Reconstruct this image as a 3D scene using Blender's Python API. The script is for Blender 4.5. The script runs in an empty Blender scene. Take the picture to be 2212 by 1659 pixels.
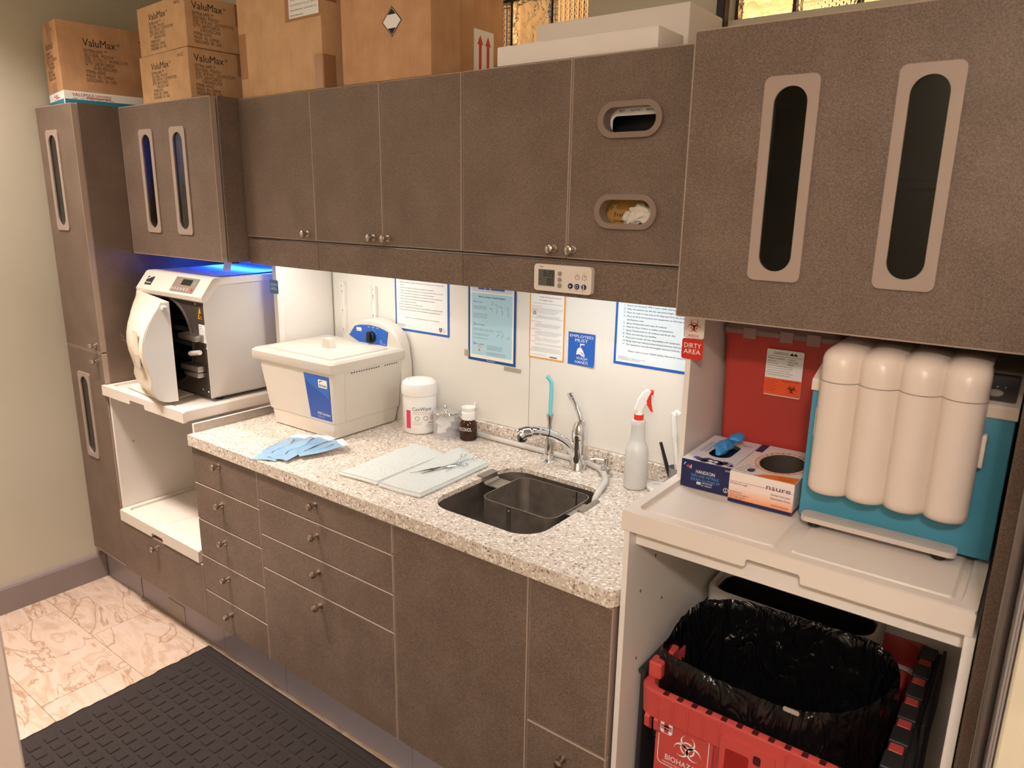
import bpy, bmesh, math, random
from mathutils import Vector, Matrix
random.seed(11)
S = bpy.context.scene
COL = S.collection

# ---------------------------------------------------------------- camera
R_ = Vector((0.79699676, 0.60379245, 0.01519357))
U_ = Vector((-0.15871037, 0.1850911, 0.96982076))
F_ = Vector((-0.58275826, 0.77535538, -0.24334513))
CAM = Vector((2.05872446, -1.25635118, 1.70584869))
cd = bpy.data.cameras.new('camera'); cam = bpy.data.objects.new('camera', cd); COL.objects.link(cam)
m3 = Matrix((R_, U_, -F_)).transposed()
cam.matrix_world = Matrix.Translation(CAM) @ m3.to_4x4()
cd.sensor_fit = 'HORIZONTAL'; cd.sensor_width = 36.0; cd.lens = 1565.4036 / 2212 * 36
cd.clip_start = 0.02; cd.clip_end = 60
cd.dof.use_dof = True; cd.dof.focus_distance = 2.35; cd.dof.aperture_fstop = 6.0
S.camera = cam

# ---------------------------------------------------------------- world, lights, exposure
w = bpy.data.worlds.new('world'); S.world = w; w.use_nodes = True
w.node_tree.nodes['Background'].inputs[0].default_value = (1.0, 0.90, 0.80, 1)
w.node_tree.nodes['Background'].inputs[1].default_value = 0.15
S.view_settings.view_transform = 'Standard'; S.view_settings.look = 'None'
S.view_settings.exposure = 0.2; S.view_settings.gamma = 1.0; S.view_settings.use_curve_mapping = False

def area(name, loc, size, power, col, rot=(0, 0, 0), sizey=None, spread=math.pi):
    l = bpy.data.lights.new(name, 'AREA'); l.energy = power; l.color = col; l.size = size
    if sizey: l.shape = 'RECTANGLE'; l.size_y = sizey
    else: l.shape = 'DISK'
    l.spread = spread
    o = bpy.data.objects.new(name, l); COL.objects.link(o); o.location = loc; o.rotation_euler = rot
    return o
WARM = (1.0, 0.85, 0.76)
for x, y, p, sp_ in [(-.86, -.64, 14.5, 110), (-.30, -.62, 12, 70), (.62, -.70, 2.3, 175), (1.75, -.85, 2.0, 130), (2.45, -2.30, 55, 165), (1.85, -2.40, 8, 165)]:
    area('recessed_lamp', (x, y, 2.735), 0.30, p, WARM, spread=math.radians(sp_))

# ---------------------------------------------------------------- materials
MATS = {}
def nt(name):
    m = bpy.data.materials.new(name); m.use_nodes = True
    return m, m.node_tree.nodes, m.node_tree.links, m.node_tree.nodes['Principled BSDF']
def rgb(r, g, b):                       # sRGB 0-255 to linear
    f = lambda c: c / 12.92 if c <= 0.04045 else ((c + 0.055) / 1.055) ** 2.4
    return (f(r / 255), f(g / 255), f(b / 255), 1)
def mat(name, col, rough=0.5, metal=0.0, noise=None, bump=None, trans=0.0, ior=1.45, emit=None, coat=0, spec=0.5, alpha=None, sss=0):
    """noise=(scale, amount, detail)  bump=(scale, strength)"""
    if name in MATS: return MATS[name]
    m, N, L, P = nt(name)
    P.inputs['Base Color'].default_value = col; P.inputs['Roughness'].default_value = rough
    P.inputs['Metallic'].default_value = metal; P.inputs['IOR'].default_value = ior
    P.inputs['Transmission Weight'].default_value = trans; P.inputs['Coat Weight'].default_value = coat
    P.inputs['Specular IOR Level'].default_value = spec
    if sss: P.inputs['Subsurface Weight'].default_value = sss; P.inputs['Subsurface Radius'].default_value = (.01, .008, .006)
    if alpha is not None: P.inputs['Alpha'].default_value = alpha
    if emit: P.inputs['Emission Color'].default_value = emit[0]; P.inputs['Emission Strength'].default_value = emit[1]
    if noise or bump: T = N.new('ShaderNodeTexCoord')
    if noise:
        n = N.new('ShaderNodeTexNoise'); n.inputs['Scale'].default_value = noise[0]; n.inputs['Detail'].default_value = noise[2] if len(noise) > 2 else 3
        L.new(T.outputs['Object'], n.inputs['Vector'])
        mr = N.new('ShaderNodeMapRange'); mr.inputs[1].default_value = 0.3; mr.inputs[2].default_value = 0.7
        mr.inputs[3].default_value = 1 - noise[1]; mr.inputs[4].default_value = 1 + noise[1]
        L.new(n.outputs['Fac'], mr.inputs[0])
        mx = N.new('ShaderNodeMix'); mx.data_type = 'RGBA'; mx.blend_type = 'MULTIPLY'; mx.inputs[0].default_value = 1
        mx.inputs[6].default_value = col
        cb = N.new('ShaderNodeCombineColor')
        for k in range(3): L.new(mr.outputs[0], cb.inputs[k])
        L.new(cb.outputs[0], mx.inputs[7]); L.new(mx.outputs[2], P.inputs['Base Color'])
    if bump:
        n2 = N.new('ShaderNodeTexNoise'); n2.inputs['Scale'].default_value = bump[0]; n2.inputs['Detail'].default_value = 4
        L.new(T.outputs['Object'], n2.inputs['Vector'])
        b = N.new('ShaderNodeBump'); b.inputs['Strength'].default_value = bump[1]; b.inputs['Distance'].default_value = 0.002
        L.new(n2.outputs['Fac'], b.inputs['Height']); L.new(b.outputs[0], P.inputs['Normal'])
    MATS[name] = m
    return m

def ramp(N, stops, interp='LINEAR'):
    r = N.new('ShaderNodeValToRGB'); r.color_ramp.interpolation = interp
    e = r.color_ramp.elements
    while len(e) > 1: e.remove(e[-1])
    e[0].position, e[0].color = stops[0]
    for p, c in stops[1:]:
        k = e.new(p); k.color = c
    return r

def laminate():
    m, N, L, P = nt('brown_laminate')
    T = N.new('ShaderNodeTexCoord')
    n = N.new('ShaderNodeTexNoise'); n.inputs['Scale'].default_value = 420; n.inputs['Detail'].default_value = 3
    n2 = N.new('ShaderNodeTexNoise'); n2.inputs['Scale'].default_value = 9; n2.inputs['Detail'].default_value = 3
    L.new(T.outputs['Object'], n.inputs['Vector']); L.new(T.outputs['Object'], n2.inputs['Vector'])
    ad = N.new('ShaderNodeMath'); ad.operation = 'MULTIPLY_ADD'; ad.inputs[1].default_value = 0.25; 
    L.new(n2.outputs['Fac'], ad.inputs[0]); L.new(n.outputs['Fac'], ad.inputs[2])
    r = ramp(N, [(0.36, (0.094, 0.064, 0.049, 1)), (0.60, (0.160, 0.113, 0.086, 1)), (0.82, (0.244, 0.182, 0.145, 1))])
    L.new(ad.outputs[0], r.inputs[0]); L.new(r.outputs[0], P.inputs['Base Color'])
    P.inputs['Roughness'].default_value = 0.45; P.inputs['Specular IOR Level'].default_value = 0.35
    b = N.new('ShaderNodeBump'); b.inputs['Strength'].default_value = 0.25; b.inputs['Distance'].default_value = 0.0006
    L.new(n.outputs['Fac'], b.inputs['Height']); L.new(b.outputs[0], P.inputs['Normal'])
    MATS['lam'] = m; return m

def countertop():
    m, N, L, P = nt('speckled_quartz')
    T = N.new('ShaderNodeTexCoord')
    nz = N.new('ShaderNodeTexNoise'); nz.inputs['Scale'].default_value = 90; nz.inputs['Detail'].default_value = 2
    L.new(T.outputs['Object'], nz.inputs['Vector'])
    mp = N.new('ShaderNodeMix'); mp.data_type = 'RGBA'; mp.blend_type = 'ADD'; mp.inputs[0].default_value = 0.012
    L.new(T.outputs['Object'], mp.inputs[6]); L.new(nz.outputs['Color'], mp.inputs[7])
    prev = None
    def chips(scale, thr, col, seed, prev, sel):
        v = N.new('ShaderNodeTexVoronoi'); v.inputs['Scale'].default_value = scale; v.inputs['Randomness'].default_value = 1
        off = N.new('ShaderNodeVectorMath'); off.operation = 'ADD'; off.inputs[1].default_value = (seed, seed * 1.7, seed * .3)
        L.new(mp.outputs[2], off.inputs[0]); L.new(off.outputs[0], v.inputs['Vector'])
        lt = N.new('ShaderNodeMath'); lt.operation = 'LESS_THAN'; lt.inputs[1].default_value = thr; L.new(v.outputs['Distance'], lt.inputs[0])
        sp = N.new('ShaderNodeSeparateColor'); L.new(v.outputs['Color'], sp.inputs[0])
        g = N.new('ShaderNodeMath'); g.operation = 'LESS_THAN'; g.inputs[1].default_value = sel; L.new(sp.outputs[0], g.inputs[0])
        mu = N.new('ShaderNodeMath'); mu.operation = 'MULTIPLY'; L.new(lt.outputs[0], mu.inputs[0]); L.new(g.outputs[0], mu.inputs[1])
        mx = N.new('ShaderNodeMix'); mx.data_type = 'RGBA'; L.new(mu.outputs[0], mx.inputs[0]); mx.inputs[7].default_value = col
        if isinstance(prev, tuple): mx.inputs[6].default_value = prev
        else: L.new(prev, mx.inputs[6])
        return mx.outputs[2]
    c = chips(112, 0.5, (0.84, 0.80, 0.74, 1), 0.3, (0.66, 0.575, 0.49, 1), 0.45)
    c = chips(140, 0.42, (0.48, 0.385, 0.30, 1), 1.1, c, 0.35)
    c = chips(150, 0.36, (0.20, 0.145, 0.115, 1), 2.3, c, 0.22)
    c = chips(84, 0.38, (0.33, 0.25, 0.20, 1), 4.3, c, 0.12)
    c = chips(98, 0.36, (0.90, 0.87, 0.82, 1), 3.7, c, 0.22)
    L.new(c, P.inputs['Base Color']); P.inputs['Roughness'].default_value = 0.33
    MATS['counter'] = m; return m

def travertine():
    m, N, L, P = nt('travertine_tile')
    T = N.new('ShaderNodeTexCoord'); oi = N.new('ShaderNodeObjectInfo')
    off = N.new('ShaderNodeVectorMath'); off.operation = 'MULTIPLY_ADD'
    cb = N.new('ShaderNodeCombineXYZ'); L.new(oi.outputs['Random'], cb.inputs[0]); L.new(oi.outputs['Random'], cb.inputs[1])
    off.inputs[1].default_value = (17, 31, 5); L.new(cb.outputs[0], off.inputs[0]); L.new(T.outputs['Object'], off.inputs[2])
    mpg = N.new('ShaderNodeMapping'); mpg.inputs['Scale'].default_value = (2.6, 9, 1); L.new(off.outputs[0], mpg.inputs['Vector'])
    n = N.new('ShaderNodeTexNoise'); n.inputs['Scale'].default_value = 1.0; n.inputs['Detail'].default_value = 8; n.inputs['Roughness'].default_value = .6; n.inputs['Distortion'].default_value = 1.2
    L.new(mpg.outputs[0], n.inputs['Vector'])
    r = ramp(N, [(0.30, rgb(172, 148, 128)), (0.42, rgb(192, 170, 153)), (0.5, rgb(198, 178, 163)), (0.56, rgb(180, 154, 133)), (0.63, rgb(198, 178, 161)), (0.75, rgb(184, 160, 139))])
    L.new(n.outputs['Fac'], r.inputs[0])
    n2 = N.new('ShaderNodeTexNoise'); n2.inputs['Scale'].default_value = 1.2; n2.inputs['Detail'].default_value = 7; n2.inputs['Distortion'].default_value = 1.0
    mp2 = N.new('ShaderNodeMapping'); mp2.inputs['Scale'].default_value = (1.3, 3.6, 1); mp2.inputs['Location'].default_value = (3, 7, 0); L.new(off.outputs[0], mp2.inputs['Vector']); L.new(mp2.outputs[0], n2.inputs['Vector'])
    r2 = ramp(N, [(0.487, (0, 0, 0, 1)), (0.499, (.75, .75, .75, 1)), (0.502, (.75, .75, .75, 1)), (0.512, (0, 0, 0, 1))])
    L.new(n2.outputs['Fac'], r2.inputs[0])
    mx = N.new('ShaderNodeMix'); mx.data_type = 'RGBA'; L.new(r2.outputs[0], mx.inputs[0]); L.new(r.outputs[0], mx.inputs[6]); mx.inputs[7].default_value = rgb(148, 116, 88)
    L.new(mx.outputs[2], P.inputs['Base Color']); P.inputs['Roughness'].default_value = 0.42
    MATS['tile'] = m; return m

def cardboard(name, c1, c2):
    m, N, L, P = nt(name)
    T = N.new('ShaderNodeTexCoord')
    n = N.new('ShaderNodeTexNoise'); n.inputs['Scale'].default_value = 14; n.inputs['Detail'].default_value = 8; L.new(T.outputs['Object'], n.inputs['Vector'])
    mp = N.new('ShaderNodeMapping'); mp.inputs['Scale'].default_value = (160, 160, 6); L.new(T.outputs['Object'], mp.inputs['Vector'])
    n2 = N.new('ShaderNodeTexNoise'); n2.inputs['Scale'].default_value = 1; L.new(mp.outputs[0], n2.inputs['Vector'])
    a = N.new('ShaderNodeMath'); a.operation = 'MULTIPLY_ADD'; a.inputs[1].default_value = 0.25; L.new(n2.outputs['Fac'], a.inputs[0]); L.new(n.outputs['Fac'], a.inputs[2])
    r = ramp(N, [(0.42, c1), (0.80, c2)]); L.new(a.outputs[0], r.inputs[0]); L.new(r.outputs[0], P.inputs['Base Color'])
    P.inputs['Roughness'].default_value = 0.75; P.inputs['Specular IOR Level'].default_value = 0.2
    b = N.new('ShaderNodeBump'); b.inputs['Strength'].default_value = 0.25; b.inputs['Distance'].default_value = 0.001
    L.new(n2.outputs['Fac'], b.inputs['Height']); L.new(b.outputs[0], P.inputs['Normal'])
    MATS[name] = m; return m

LAM = laminate(); CTR = countertop(); TILE = travertine()
CARD = cardboard('kraft_cardboard', rgb(198, 160, 122), rgb(214, 176, 138))
CARD2 = cardboard('dark_kraft_cardboard', rgb(186, 144, 108), rgb(204, 162, 124))
EDGE = mat('taupe_edge_band', rgb(168, 149, 136), 0.4)
TAUPE = mat('taupe_plastic', rgb(166, 148, 138), 0.38)
TAUPE_D = mat('taupe_ring', rgb(136, 118, 106), 0.4)
KICK = mat('toe_kick_laminate', rgb(152, 144, 150), 0.35)
WHITE = mat('white_melamine', rgb(232, 226, 220), 0.35)
OFFW = mat('offwhite_plastic', rgb(226, 216, 206), 0.32, bump=(300, .05))
BEIGE = mat('beige_plastic', rgb(216, 209, 198), 0.4, bump=(350, .05))
WALL = mat('sage_wall_paint', rgb(196, 190, 172), 0.7, noise=(3, .03), bump=(120, .05))
WALLB = mat('white_back_panel', rgb(232, 228, 220), 0.38)
CEIL = mat('ceiling_paint', rgb(235, 230, 220), 0.8)
BASEB = mat('taupe_base_paint', rgb(142, 130, 128), 0.42)
GROUT = mat('grout', rgb(150, 126, 104), 0.9)
NICKEL = mat('brushed_nickel', rgb(196, 184, 172), 0.28, 1.0)
CHROME = mat('chrome', rgb(225, 225, 226), 0.06, 1.0)
STEEL = mat('brushed_steel', rgb(170, 164, 156), 0.33, 1.0, noise=(60, .08))
STEEL_D = mat('worn_sink_steel', rgb(176, 168, 160), 0.46, 1.0, noise=(30, .15), bump=(80, .08))
BLACK = mat('black_plastic', rgb(22, 21, 22), 0.4)
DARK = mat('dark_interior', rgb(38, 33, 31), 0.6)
GLASS = mat('tinted_glass', (0.22, 0.24, 0.25, 1), 0.02, trans=1.0, ior=1.45)
INK = mat('black_ink', rgb(30, 26, 26), 0.7)
GREYINK = mat('grey_ink', rgb(112, 112, 118), 0.7)
WINK = mat('white_ink', rgb(240, 240, 240), 0.6)
BLUE = mat('print_blue', rgb(42, 98, 190), 0.4)
NAVY = mat('print_navy', rgb(28, 34, 84), 0.4)
RED = mat('print_red', rgb(202, 48, 40), 0.4)
ORANGE = mat('print_orange', rgb(234, 128, 44), 0.45)
PAPER = mat('white_paper', rgb(240, 240, 238), 0.6)
LBLUE = mat('pale_blue_print', rgb(176, 214, 230), 0.5)
TAPE = mat('brown_packing_tape', rgb(170, 126, 92), 0.18, spec=.6)
CTAPE = mat('clear_tape', rgb(226, 222, 210), 0.15, trans=.6)
TEAL = mat('teal_plastic', rgb(70, 146, 172), 0.38)

# ---------------------------------------------------------------- mesh helpers
def FF(x=0, y=0, z=0): return Matrix(((1, 0, 0, x), (0, 0, -1, y), (0, 1, 0, z), (0, 0, 0, 1)))   # sheet facing -Y
def FR(x=0, y=0, z=0): return Matrix(((0, 0, 1, x), (1, 0, 0, y), (0, 1, 0, z), (0, 0, 0, 1)))    # sheet facing +X
def FT(x=0, y=0, z=0): return Matrix.Translation((x, y, z))                                        # sheet facing up
def RZ(a): return Matrix.Rotation(math.radians(a), 4, 'Z')
def RX(a): return Matrix.Rotation(math.radians(a), 4, 'X')
def RY(a): return Matrix.Rotation(math.radians(a), 4, 'Y')
def rrect(x0, x1, y0, y1, r, n=5):
    p = []
    for cx, cy, a0 in ((x1 - r, y1 - r, 0), (x0 + r, y1 - r, 90), (x0 + r, y0 + r, 180), (x1 - r, y0 + r, 270)):
        for k in range(n + 1):
            a = math.radians(a0 + 90 * k / n); p.append((cx + r * math.cos(a), cy + r * math.sin(a)))
    return p
def slot(cx, cy, hw, hh, n=10):
    return rrect(cx - hw, cx + hw, cy - hh, cy + hh, min(hw, hh) - 1e-4, n)
def circ(cx, cy, r, n=24, ry=None):
    return [(cx + r * math.cos(2 * math.pi * k / n), cy + (ry or r) * math.sin(2 * math.pi * k / n)) for k in range(n)]

class B:
    def __init__(s): s.bm = bmesh.new()
    def _xf(s, vs, M):
        if M is not None: bmesh.ops.transform(s.bm, matrix=M, verts=vs)
    def box(s, x0, x1, y0, y1, z0, z1, bev=0.0, seg=2, M=None):
        r = bmesh.ops.create_cube(s.bm, size=1.0); vs = r['verts']
        bmesh.ops.scale(s.bm, vec=(abs(x1 - x0), abs(y1 - y0), abs(z1 - z0)), verts=vs)
        bmesh.ops.translate(s.bm, vec=((x0 + x1) / 2, (y0 + y1) / 2, (z0 + z1) / 2), verts=vs)
        if bev:
            es = list({e for v in vs for e in v.link_edges})
            b = bmesh.ops.bevel(s.bm, geom=es, offset=bev, segments=seg, affect='EDGES', profile=.5)
            vs = list({v for f in b['faces'] for v in f.verts} | {v for v in vs if v.is_valid})
        s._xf(vs, M); return s
    def plate(s, outer, holes=(), t=0.0, M=None):
        """flat outline with holes in local XY, thickness t along +Z"""
        bm = s.bm; edges = []; new = []
        for loop in [outer] + list(holes):
            vs = [bm.verts.new((p[0], p[1], 0)) for p in loop]; new += vs
            edges += [bm.edges.new((vs[i], vs[(i + 1) % len(vs)])) for i in range(len(vs))]
        if holes:
            r = bmesh.ops.triangle_fill(bm, edges=edges, use_beauty=True, use_dissolve=False)
            fs = [g for g in r['geom'] if isinstance(g, bmesh.types.BMFace)]
        else: fs = [bm.faces.new(new)]
        for f in fs:
            f.normal_update()
            if f.normal.z < 0: f.normal_flip()
        allv = list(new)
        if t:
            ex = bmesh.ops.extrude_face_region(bm, geom=fs)
            tv = [g for g in ex['geom'] if isinstance(g, bmesh.types.BMVert)]
            bmesh.ops.translate(bm, vec=(0, 0, t), verts=tv); allv += tv
            for f in fs:
                if f.is_valid: f.normal_flip()
        s._xf(allv, M); return s
    def lathe(s, prof, M=None, n=24, a0=0, a1=360):
        bm = s.bm; full = (a1 - a0) >= 360; m = n if full else n + 1; rows = []; new = []
        for r, z in prof:
            if r < 1e-6: v = bm.verts.new((0, 0, z)); rows.append([v] * m); new.append(v)
            else:
                row = [bm.verts.new((r * math.cos(math.radians(a0 + (a1 - a0) * k / n)), r * math.sin(math.radians(a0 + (a1 - a0) * k / n)), z)) for k in range(m)]
                rows.append(row); new += row
        for a, b in zip(rows, rows[1:]):
            for k in range(m if full else m - 1):
                q = [a[k], a[(k + 1) % m], b[(k + 1) % m], b[k]]; u = []
                for v in q:
                    if v not in u: u.append(v)
                if len(u) > 2:
                    try: bm.faces.new(u)
                    except ValueError: pass
        s._xf(new, M); return s
    def tube(s, pts, r, n=10, M=None, caps=True, closed=False):
        bm = s.bm; pts = [Vector(p) for p in pts]; rs = r if isinstance(r, (list, tuple)) else [r] * len(pts)
        rows = []; new = []; prevn = None; L = len(pts)
        for i, p in enumerate(pts):
            if closed: t = pts[(i + 1) % L] - pts[i - 1]
            else: t = pts[min(i + 1, L - 1)] - pts[max(i - 1, 0)]
            t.normalize()
            if prevn is None:
                nrm = t.orthogonal().normalized()
            else:
                nrm = prevn - t * prevn.dot(t)
                nrm = nrm.normalized() if nrm.length > 1e-6 else t.orthogonal().normalized()
            prevn = nrm; bn = t.cross(nrm)
            rr = rs[i]; ra, rb = rr if isinstance(rr, tuple) else (rr, rr)
            row = [bm.verts.new(p + nrm * (ra * math.cos(2 * math.pi * k / n)) + bn * (rb * math.sin(2 * math.pi * k / n))) for k in range(n)]
            rows.append(row); new += row
        pairs = list(zip(rows, rows[1:])) + ([(rows[-1], rows[0])] if closed else [])
        for a, b in pairs:
            for k in range(n): bm.faces.new((a[k], a[(k + 1) % n], b[(k + 1) % n], b[k]))
        if caps and not closed: bm.faces.new(rows[0][::-1]); bm.faces.new(rows[-1])
        s._xf(new, M); return s
    def loft(s, loops, M=None, cap0=True, cap1=True):
        bm = s.bm; rows = [[bm.verts.new(p) for p in lp] for lp in loops]; n = len(rows[0])
        for a, b in zip(rows, rows[1:]):
            for k in range(n): bm.faces.new((a[k], a[(k + 1) % n], b[(k + 1) % n], b[k]))
        if cap0: bm.faces.new(rows[0][::-1])
        if cap1: bm.faces.new(rows[-1])
        s._xf([v for r in rows for v in r], M); return s
    def grid(s, f, nu, nv, M=None, thick=0):
        bm = s.bm; rows = [[bm.verts.new(f(i / nu, j / nv)) for j in range(nv + 1)] for i in range(nu + 1)]
        fs = []
        for i in range(nu):
            for j in range(nv): fs.append(bm.faces.new((rows[i][j], rows[i + 1][j], rows[i + 1][j + 1], rows[i][j + 1])))
        vs = [v for r in rows for v in r]
        if thick:
            ex = bmesh.ops.extrude_face_region(bm, geom=fs); tv = [g for g in ex['geom'] if isinstance(g, bmesh.types.BMVert)]
            bmesh.ops.translate(bm, vec=(0, 0, -thick), verts=tv); vs += tv
        s._xf(vs, M); return s
    def ico(s, c, r, sub=2, sc=(1, 1, 1), M=None):
        q = bmesh.ops.create_icosphere(s.bm, subdivisions=sub, radius=r); vs = q['verts']
        bmesh.ops.scale(s.bm, vec=sc, verts=vs); bmesh.ops.translate(s.bm, vec=c, verts=vs); s._xf(vs, M); return s

XF = {}
def _link(o, parent):
    COL.objects.link(o)
    if parent is not None: o.parent = parent
def root_of(o):
    while o.parent is not None: o = o.parent
    return o
def tag(o, label=None, cat=None, group=None, kind=None):
    if label: o['label'] = label
    if cat: o['category'] = cat
    if group: o['group'] = group
    if kind: o['kind'] = kind
    return o
def thing(name, label=None, cat=None, loc=(0, 0, 0), rz=0, group=None, kind=None):
    o = bpy.data.objects.new(name, None); COL.objects.link(o); o.empty_display_size = .05
    o.location = loc; o.rotation_euler = (0, 0, math.radians(rz)); XF[o.name] = Matrix.Translation(loc) @ RZ(rz)
    return tag(o, label, cat, group, kind)
def obj(name, b, m, parent=None, smooth=False, world=False, sides=None, ang=35):
    """one mesh object; sides = (material for faces whose normal is not along the axis, axis)"""
    bm = b.bm
    if world and parent is not None:
        bmesh.ops.transform(bm, matrix=XF[root_of(parent).name].inverted(), verts=bm.verts[:])
    bmesh.ops.recalc_face_normals(bm, faces=bm.faces[:])
    me = bpy.data.meshes.new(name); bm.to_mesh(me); bm.free()
    me.materials.append(m)
    if sides:
        me.materials.append(sides[0]); ax = sides[1]
        for p in me.polygons: p.material_index = 0 if abs(p.normal[ax]) > .95 else 1
    if smooth:
        me.polygons.foreach_set('use_smooth', [True] * len(me.polygons)); me.update()
        try: me.set_sharp_from_angle(angle=math.radians(ang))
        except Exception: pass
    o = bpy.data.objects.new(name, me); _link(o, parent)
    return o
def struct(name, b, m, label=None, parent=None, smooth=False, sides=None):
    o = obj(name, b, m, parent, smooth, sides=sides); o['kind'] = 'structure'
    if label: o['label'] = label
    return o
def copy_tree(o, parent=None):
    c = o.copy(); COL.objects.link(c); c.parent = parent
    for ch in list(o.children): copy_tree(ch, c)
    return c

def txt(parent, s, m, F, x, y, h, w=None, align='LEFT', name='lettering', bold=0.0, shear=0.0, sp=1.0, ls=1.0, cyl=None, off=0.0004, rot=0, world=False, xs=1.0):
    """flat lettering: cap height h, optional total width w, placed in frame F"""
    cu = bpy.data.curves.new('t', 'FONT'); cu.body = s; cu.align_x = align; cu.size = 1.0; cu.resolution_u = 2
    cu.shear = shear; cu.space_character = sp; cu.space_line = ls; cu.fill_mode = 'FRONT'
    to = bpy.data.objects.new('t', cu)
    me = bpy.data.meshes.new_from_object(to)
    bpy.data.objects.remove(to); bpy.data.curves.remove(cu)
    k = h / 0.69; kx = k * xs
    if w and len(me.vertices):
        a = [v.co.x for v in me.vertices]; kx = w / (max(a) - min(a))
    M = F @ FT(x, y, off) @ RZ(rot)
    for v in me.vertices:
        q = Vector((v.co.x * kx, v.co.y * k, 0))
        if cyl:                                     # wrap around a vertical cylinder of radius cyl
            a = q.x / cyl + x / cyl; v.co = (cyl + off) * math.sin(a), 0, 0
            z = (cyl + off) * math.cos(a); v.co = F @ Vector(((cyl + off) * math.sin(a), y + q.y, z))
        else: v.co = M @ q
    if world and parent is not None: me.transform(XF[root_of(parent).name].inverted())
    me.name = name; me.materials.clear(); me.materials.append(m)
    o = bpy.data.objects.new(name, me); _link(o, parent); return o
def face(F, x, y):            # small convenience: shift a frame inside its own plane
    return F @ FT(x, y, 0)
def flat(parent, outline, m, F, name, t=0.0003, off=0.0002, holes=(), world=False):
    return obj(name, B().plate(outline, holes, t, F @ FT(0, 0, off)), m, parent, world=world)
def rect(x0, x1, y0, y1): return [(x0, y0), (x1, y0), (x1, y1), (x0, y1)]

def biohazard(parent, m, F, cx, cy, s, name='biohazard_symbol', world=False):
    b = B(); M0 = F @ FT(cx, cy, .0006) @ Matrix.Scale(s, 4)
    for k in range(3):
        M = M0 @ RZ(120 * k)
        R1, d1, R2, d2 = 0.5, 0.48, 0.41, 0.58
        pts = []
        n = 40; outer = []
        for i in range(n + 1):
            a = math.radians(90) + math.radians(23.3) + (math.radians(360 - 46.6)) * i / n
            outer.append((R1 * math.cos(a), d1 + R1 * math.sin(a)))
        inner = []
        for i in range(n + 1):
            a = math.radians(90) + math.radians(28.8) + (math.radians(360 - 57.6)) * (1 - i / n)
            inner.append((R2 * math.cos(a), d2 + R2 * math.sin(a)))
        b.plate(outer + inner, (), .0006 / s, M)
        ar = []
        for i in range(13):
            a = math.radians(90 - 34 + 68 * i / 12); ar.append((.50 * math.cos(a), .50 * math.sin(a)))
        for i in range(13):
            a = math.radians(90 + 34 - 68 * i / 12); ar.append((.41 * math.cos(a), .41 * math.sin(a)))
        b.plate(ar, (), .0006 / s, M)
    return obj(name, b, m, parent, world=world)
# ================================================================ SETTING
XW, YW, ZT = -1.262, 0.657, 2.036
fl = struct('floor', B().box(XW, 3.2, -2.6, 1.0, -0.05, -0.0015), GROUT, 'floor of beige veined travertine-look tiles laid in running bond')
tile_me = None
def tile(x0, x1, y0, y1):
    global tile_me
    g = .0022
    x0, x1 = max(x0, XW), min(x1, 2.6)
    full = abs((x1 - x0) - .605) < 1e-3
    if full and tile_me is not None:
        o = bpy.data.objects.new('tile', tile_me); COL.objects.link(o); o.parent = fl
    else:
        w_, d_ = (x1 - x0) / 2 - g / 2, (y1 - y0) / 2 - g / 2
        o = obj('tile', B().box(-w_, w_, -d_, d_, -.008, 0, .0008, 1), TILE, fl)
        if full: tile_me = o.data
    o.location = ((x0 + x1) / 2, (y0 + y1) / 2, 0)
for row in range(-3, 2):
    y0 = -.21 + .2985 * row
    x = (-.81 if row % 2 == 0 else -.507) - .605 * 3
    while x < 2.5:
        if x + .605 > XW + .01: tile(x, x + .605, y0, y0 + .2985)
        x += .605
struct('wall_left', B().box(XW - .1, XW, -2.6, YW + .1, 0, 2.75), WALL, 'plain pale sage painted wall beside the tall cabinet')
struct('ceiling', B().box(XW - .1, 3.2, -2.6, YW + .1, 2.75, 2.85), CEIL)
# back wall with two window openings above the cabinets
WIN1 = (0.30, 0.87, 2.10, 2.62); WIN2 = (1.285, 2.30, 2.157, 2.62)
struct('wall_back', B().plate(rect(XW, 3.2, 0, 2.75), [rect(*WIN1), rect(*WIN2)], .10, FF(0, YW + .10, 0)), WALL, 'sage painted wall rising behind the wall cabinets')
struct('wall_right', B().box(3.1, 3.2, -2.6, YW + .1, 0, 2.75), WALL)
struct('wall_rear', B().box(XW, 3.2, -2.7, -2.6, 0, 2.75), WALL)
# short partition whose end the photograph catches at its lower corner
struct('wall_front', B().box(XW, .862, -1.06, -.955, 0, 2.75), WALL)
struct('trim_1', B().box(.856, .886, -1.068, -.947, 0, 2.75, .004, 2), mat('trim_paint', rgb(214, 200, 190), .45), 'pale painted end trim of the partition wall')
bb = [(0, 0), (.014, 0), (.014, .108), (.010, .118), (.004, .126), (0, .126)]
struct('baseboard_left', B().plate(bb, (), 1.2, Matrix(((1, 0, 0, XW), (0, 0, 1, -1.145), (0, 1, 0, 0), (0, 0, 0, 1)))), BASEB, 'taupe painted baseboard along the sage wall')
# white back panels between worktop and wall cabinets, with their joint
bp_ = struct('trim_2', B().box(-.285, .6955, YW - .006, YW - .0005, .953, 1.56), WALLB, 'white laminate splash panel carrying shelf standards and two posters')
struct('trim_3', B().box(.6985, 1.405, YW - .006, YW - .0005, .953, 1.56), WALLB, 'white laminate splash panel behind the faucet')
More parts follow.
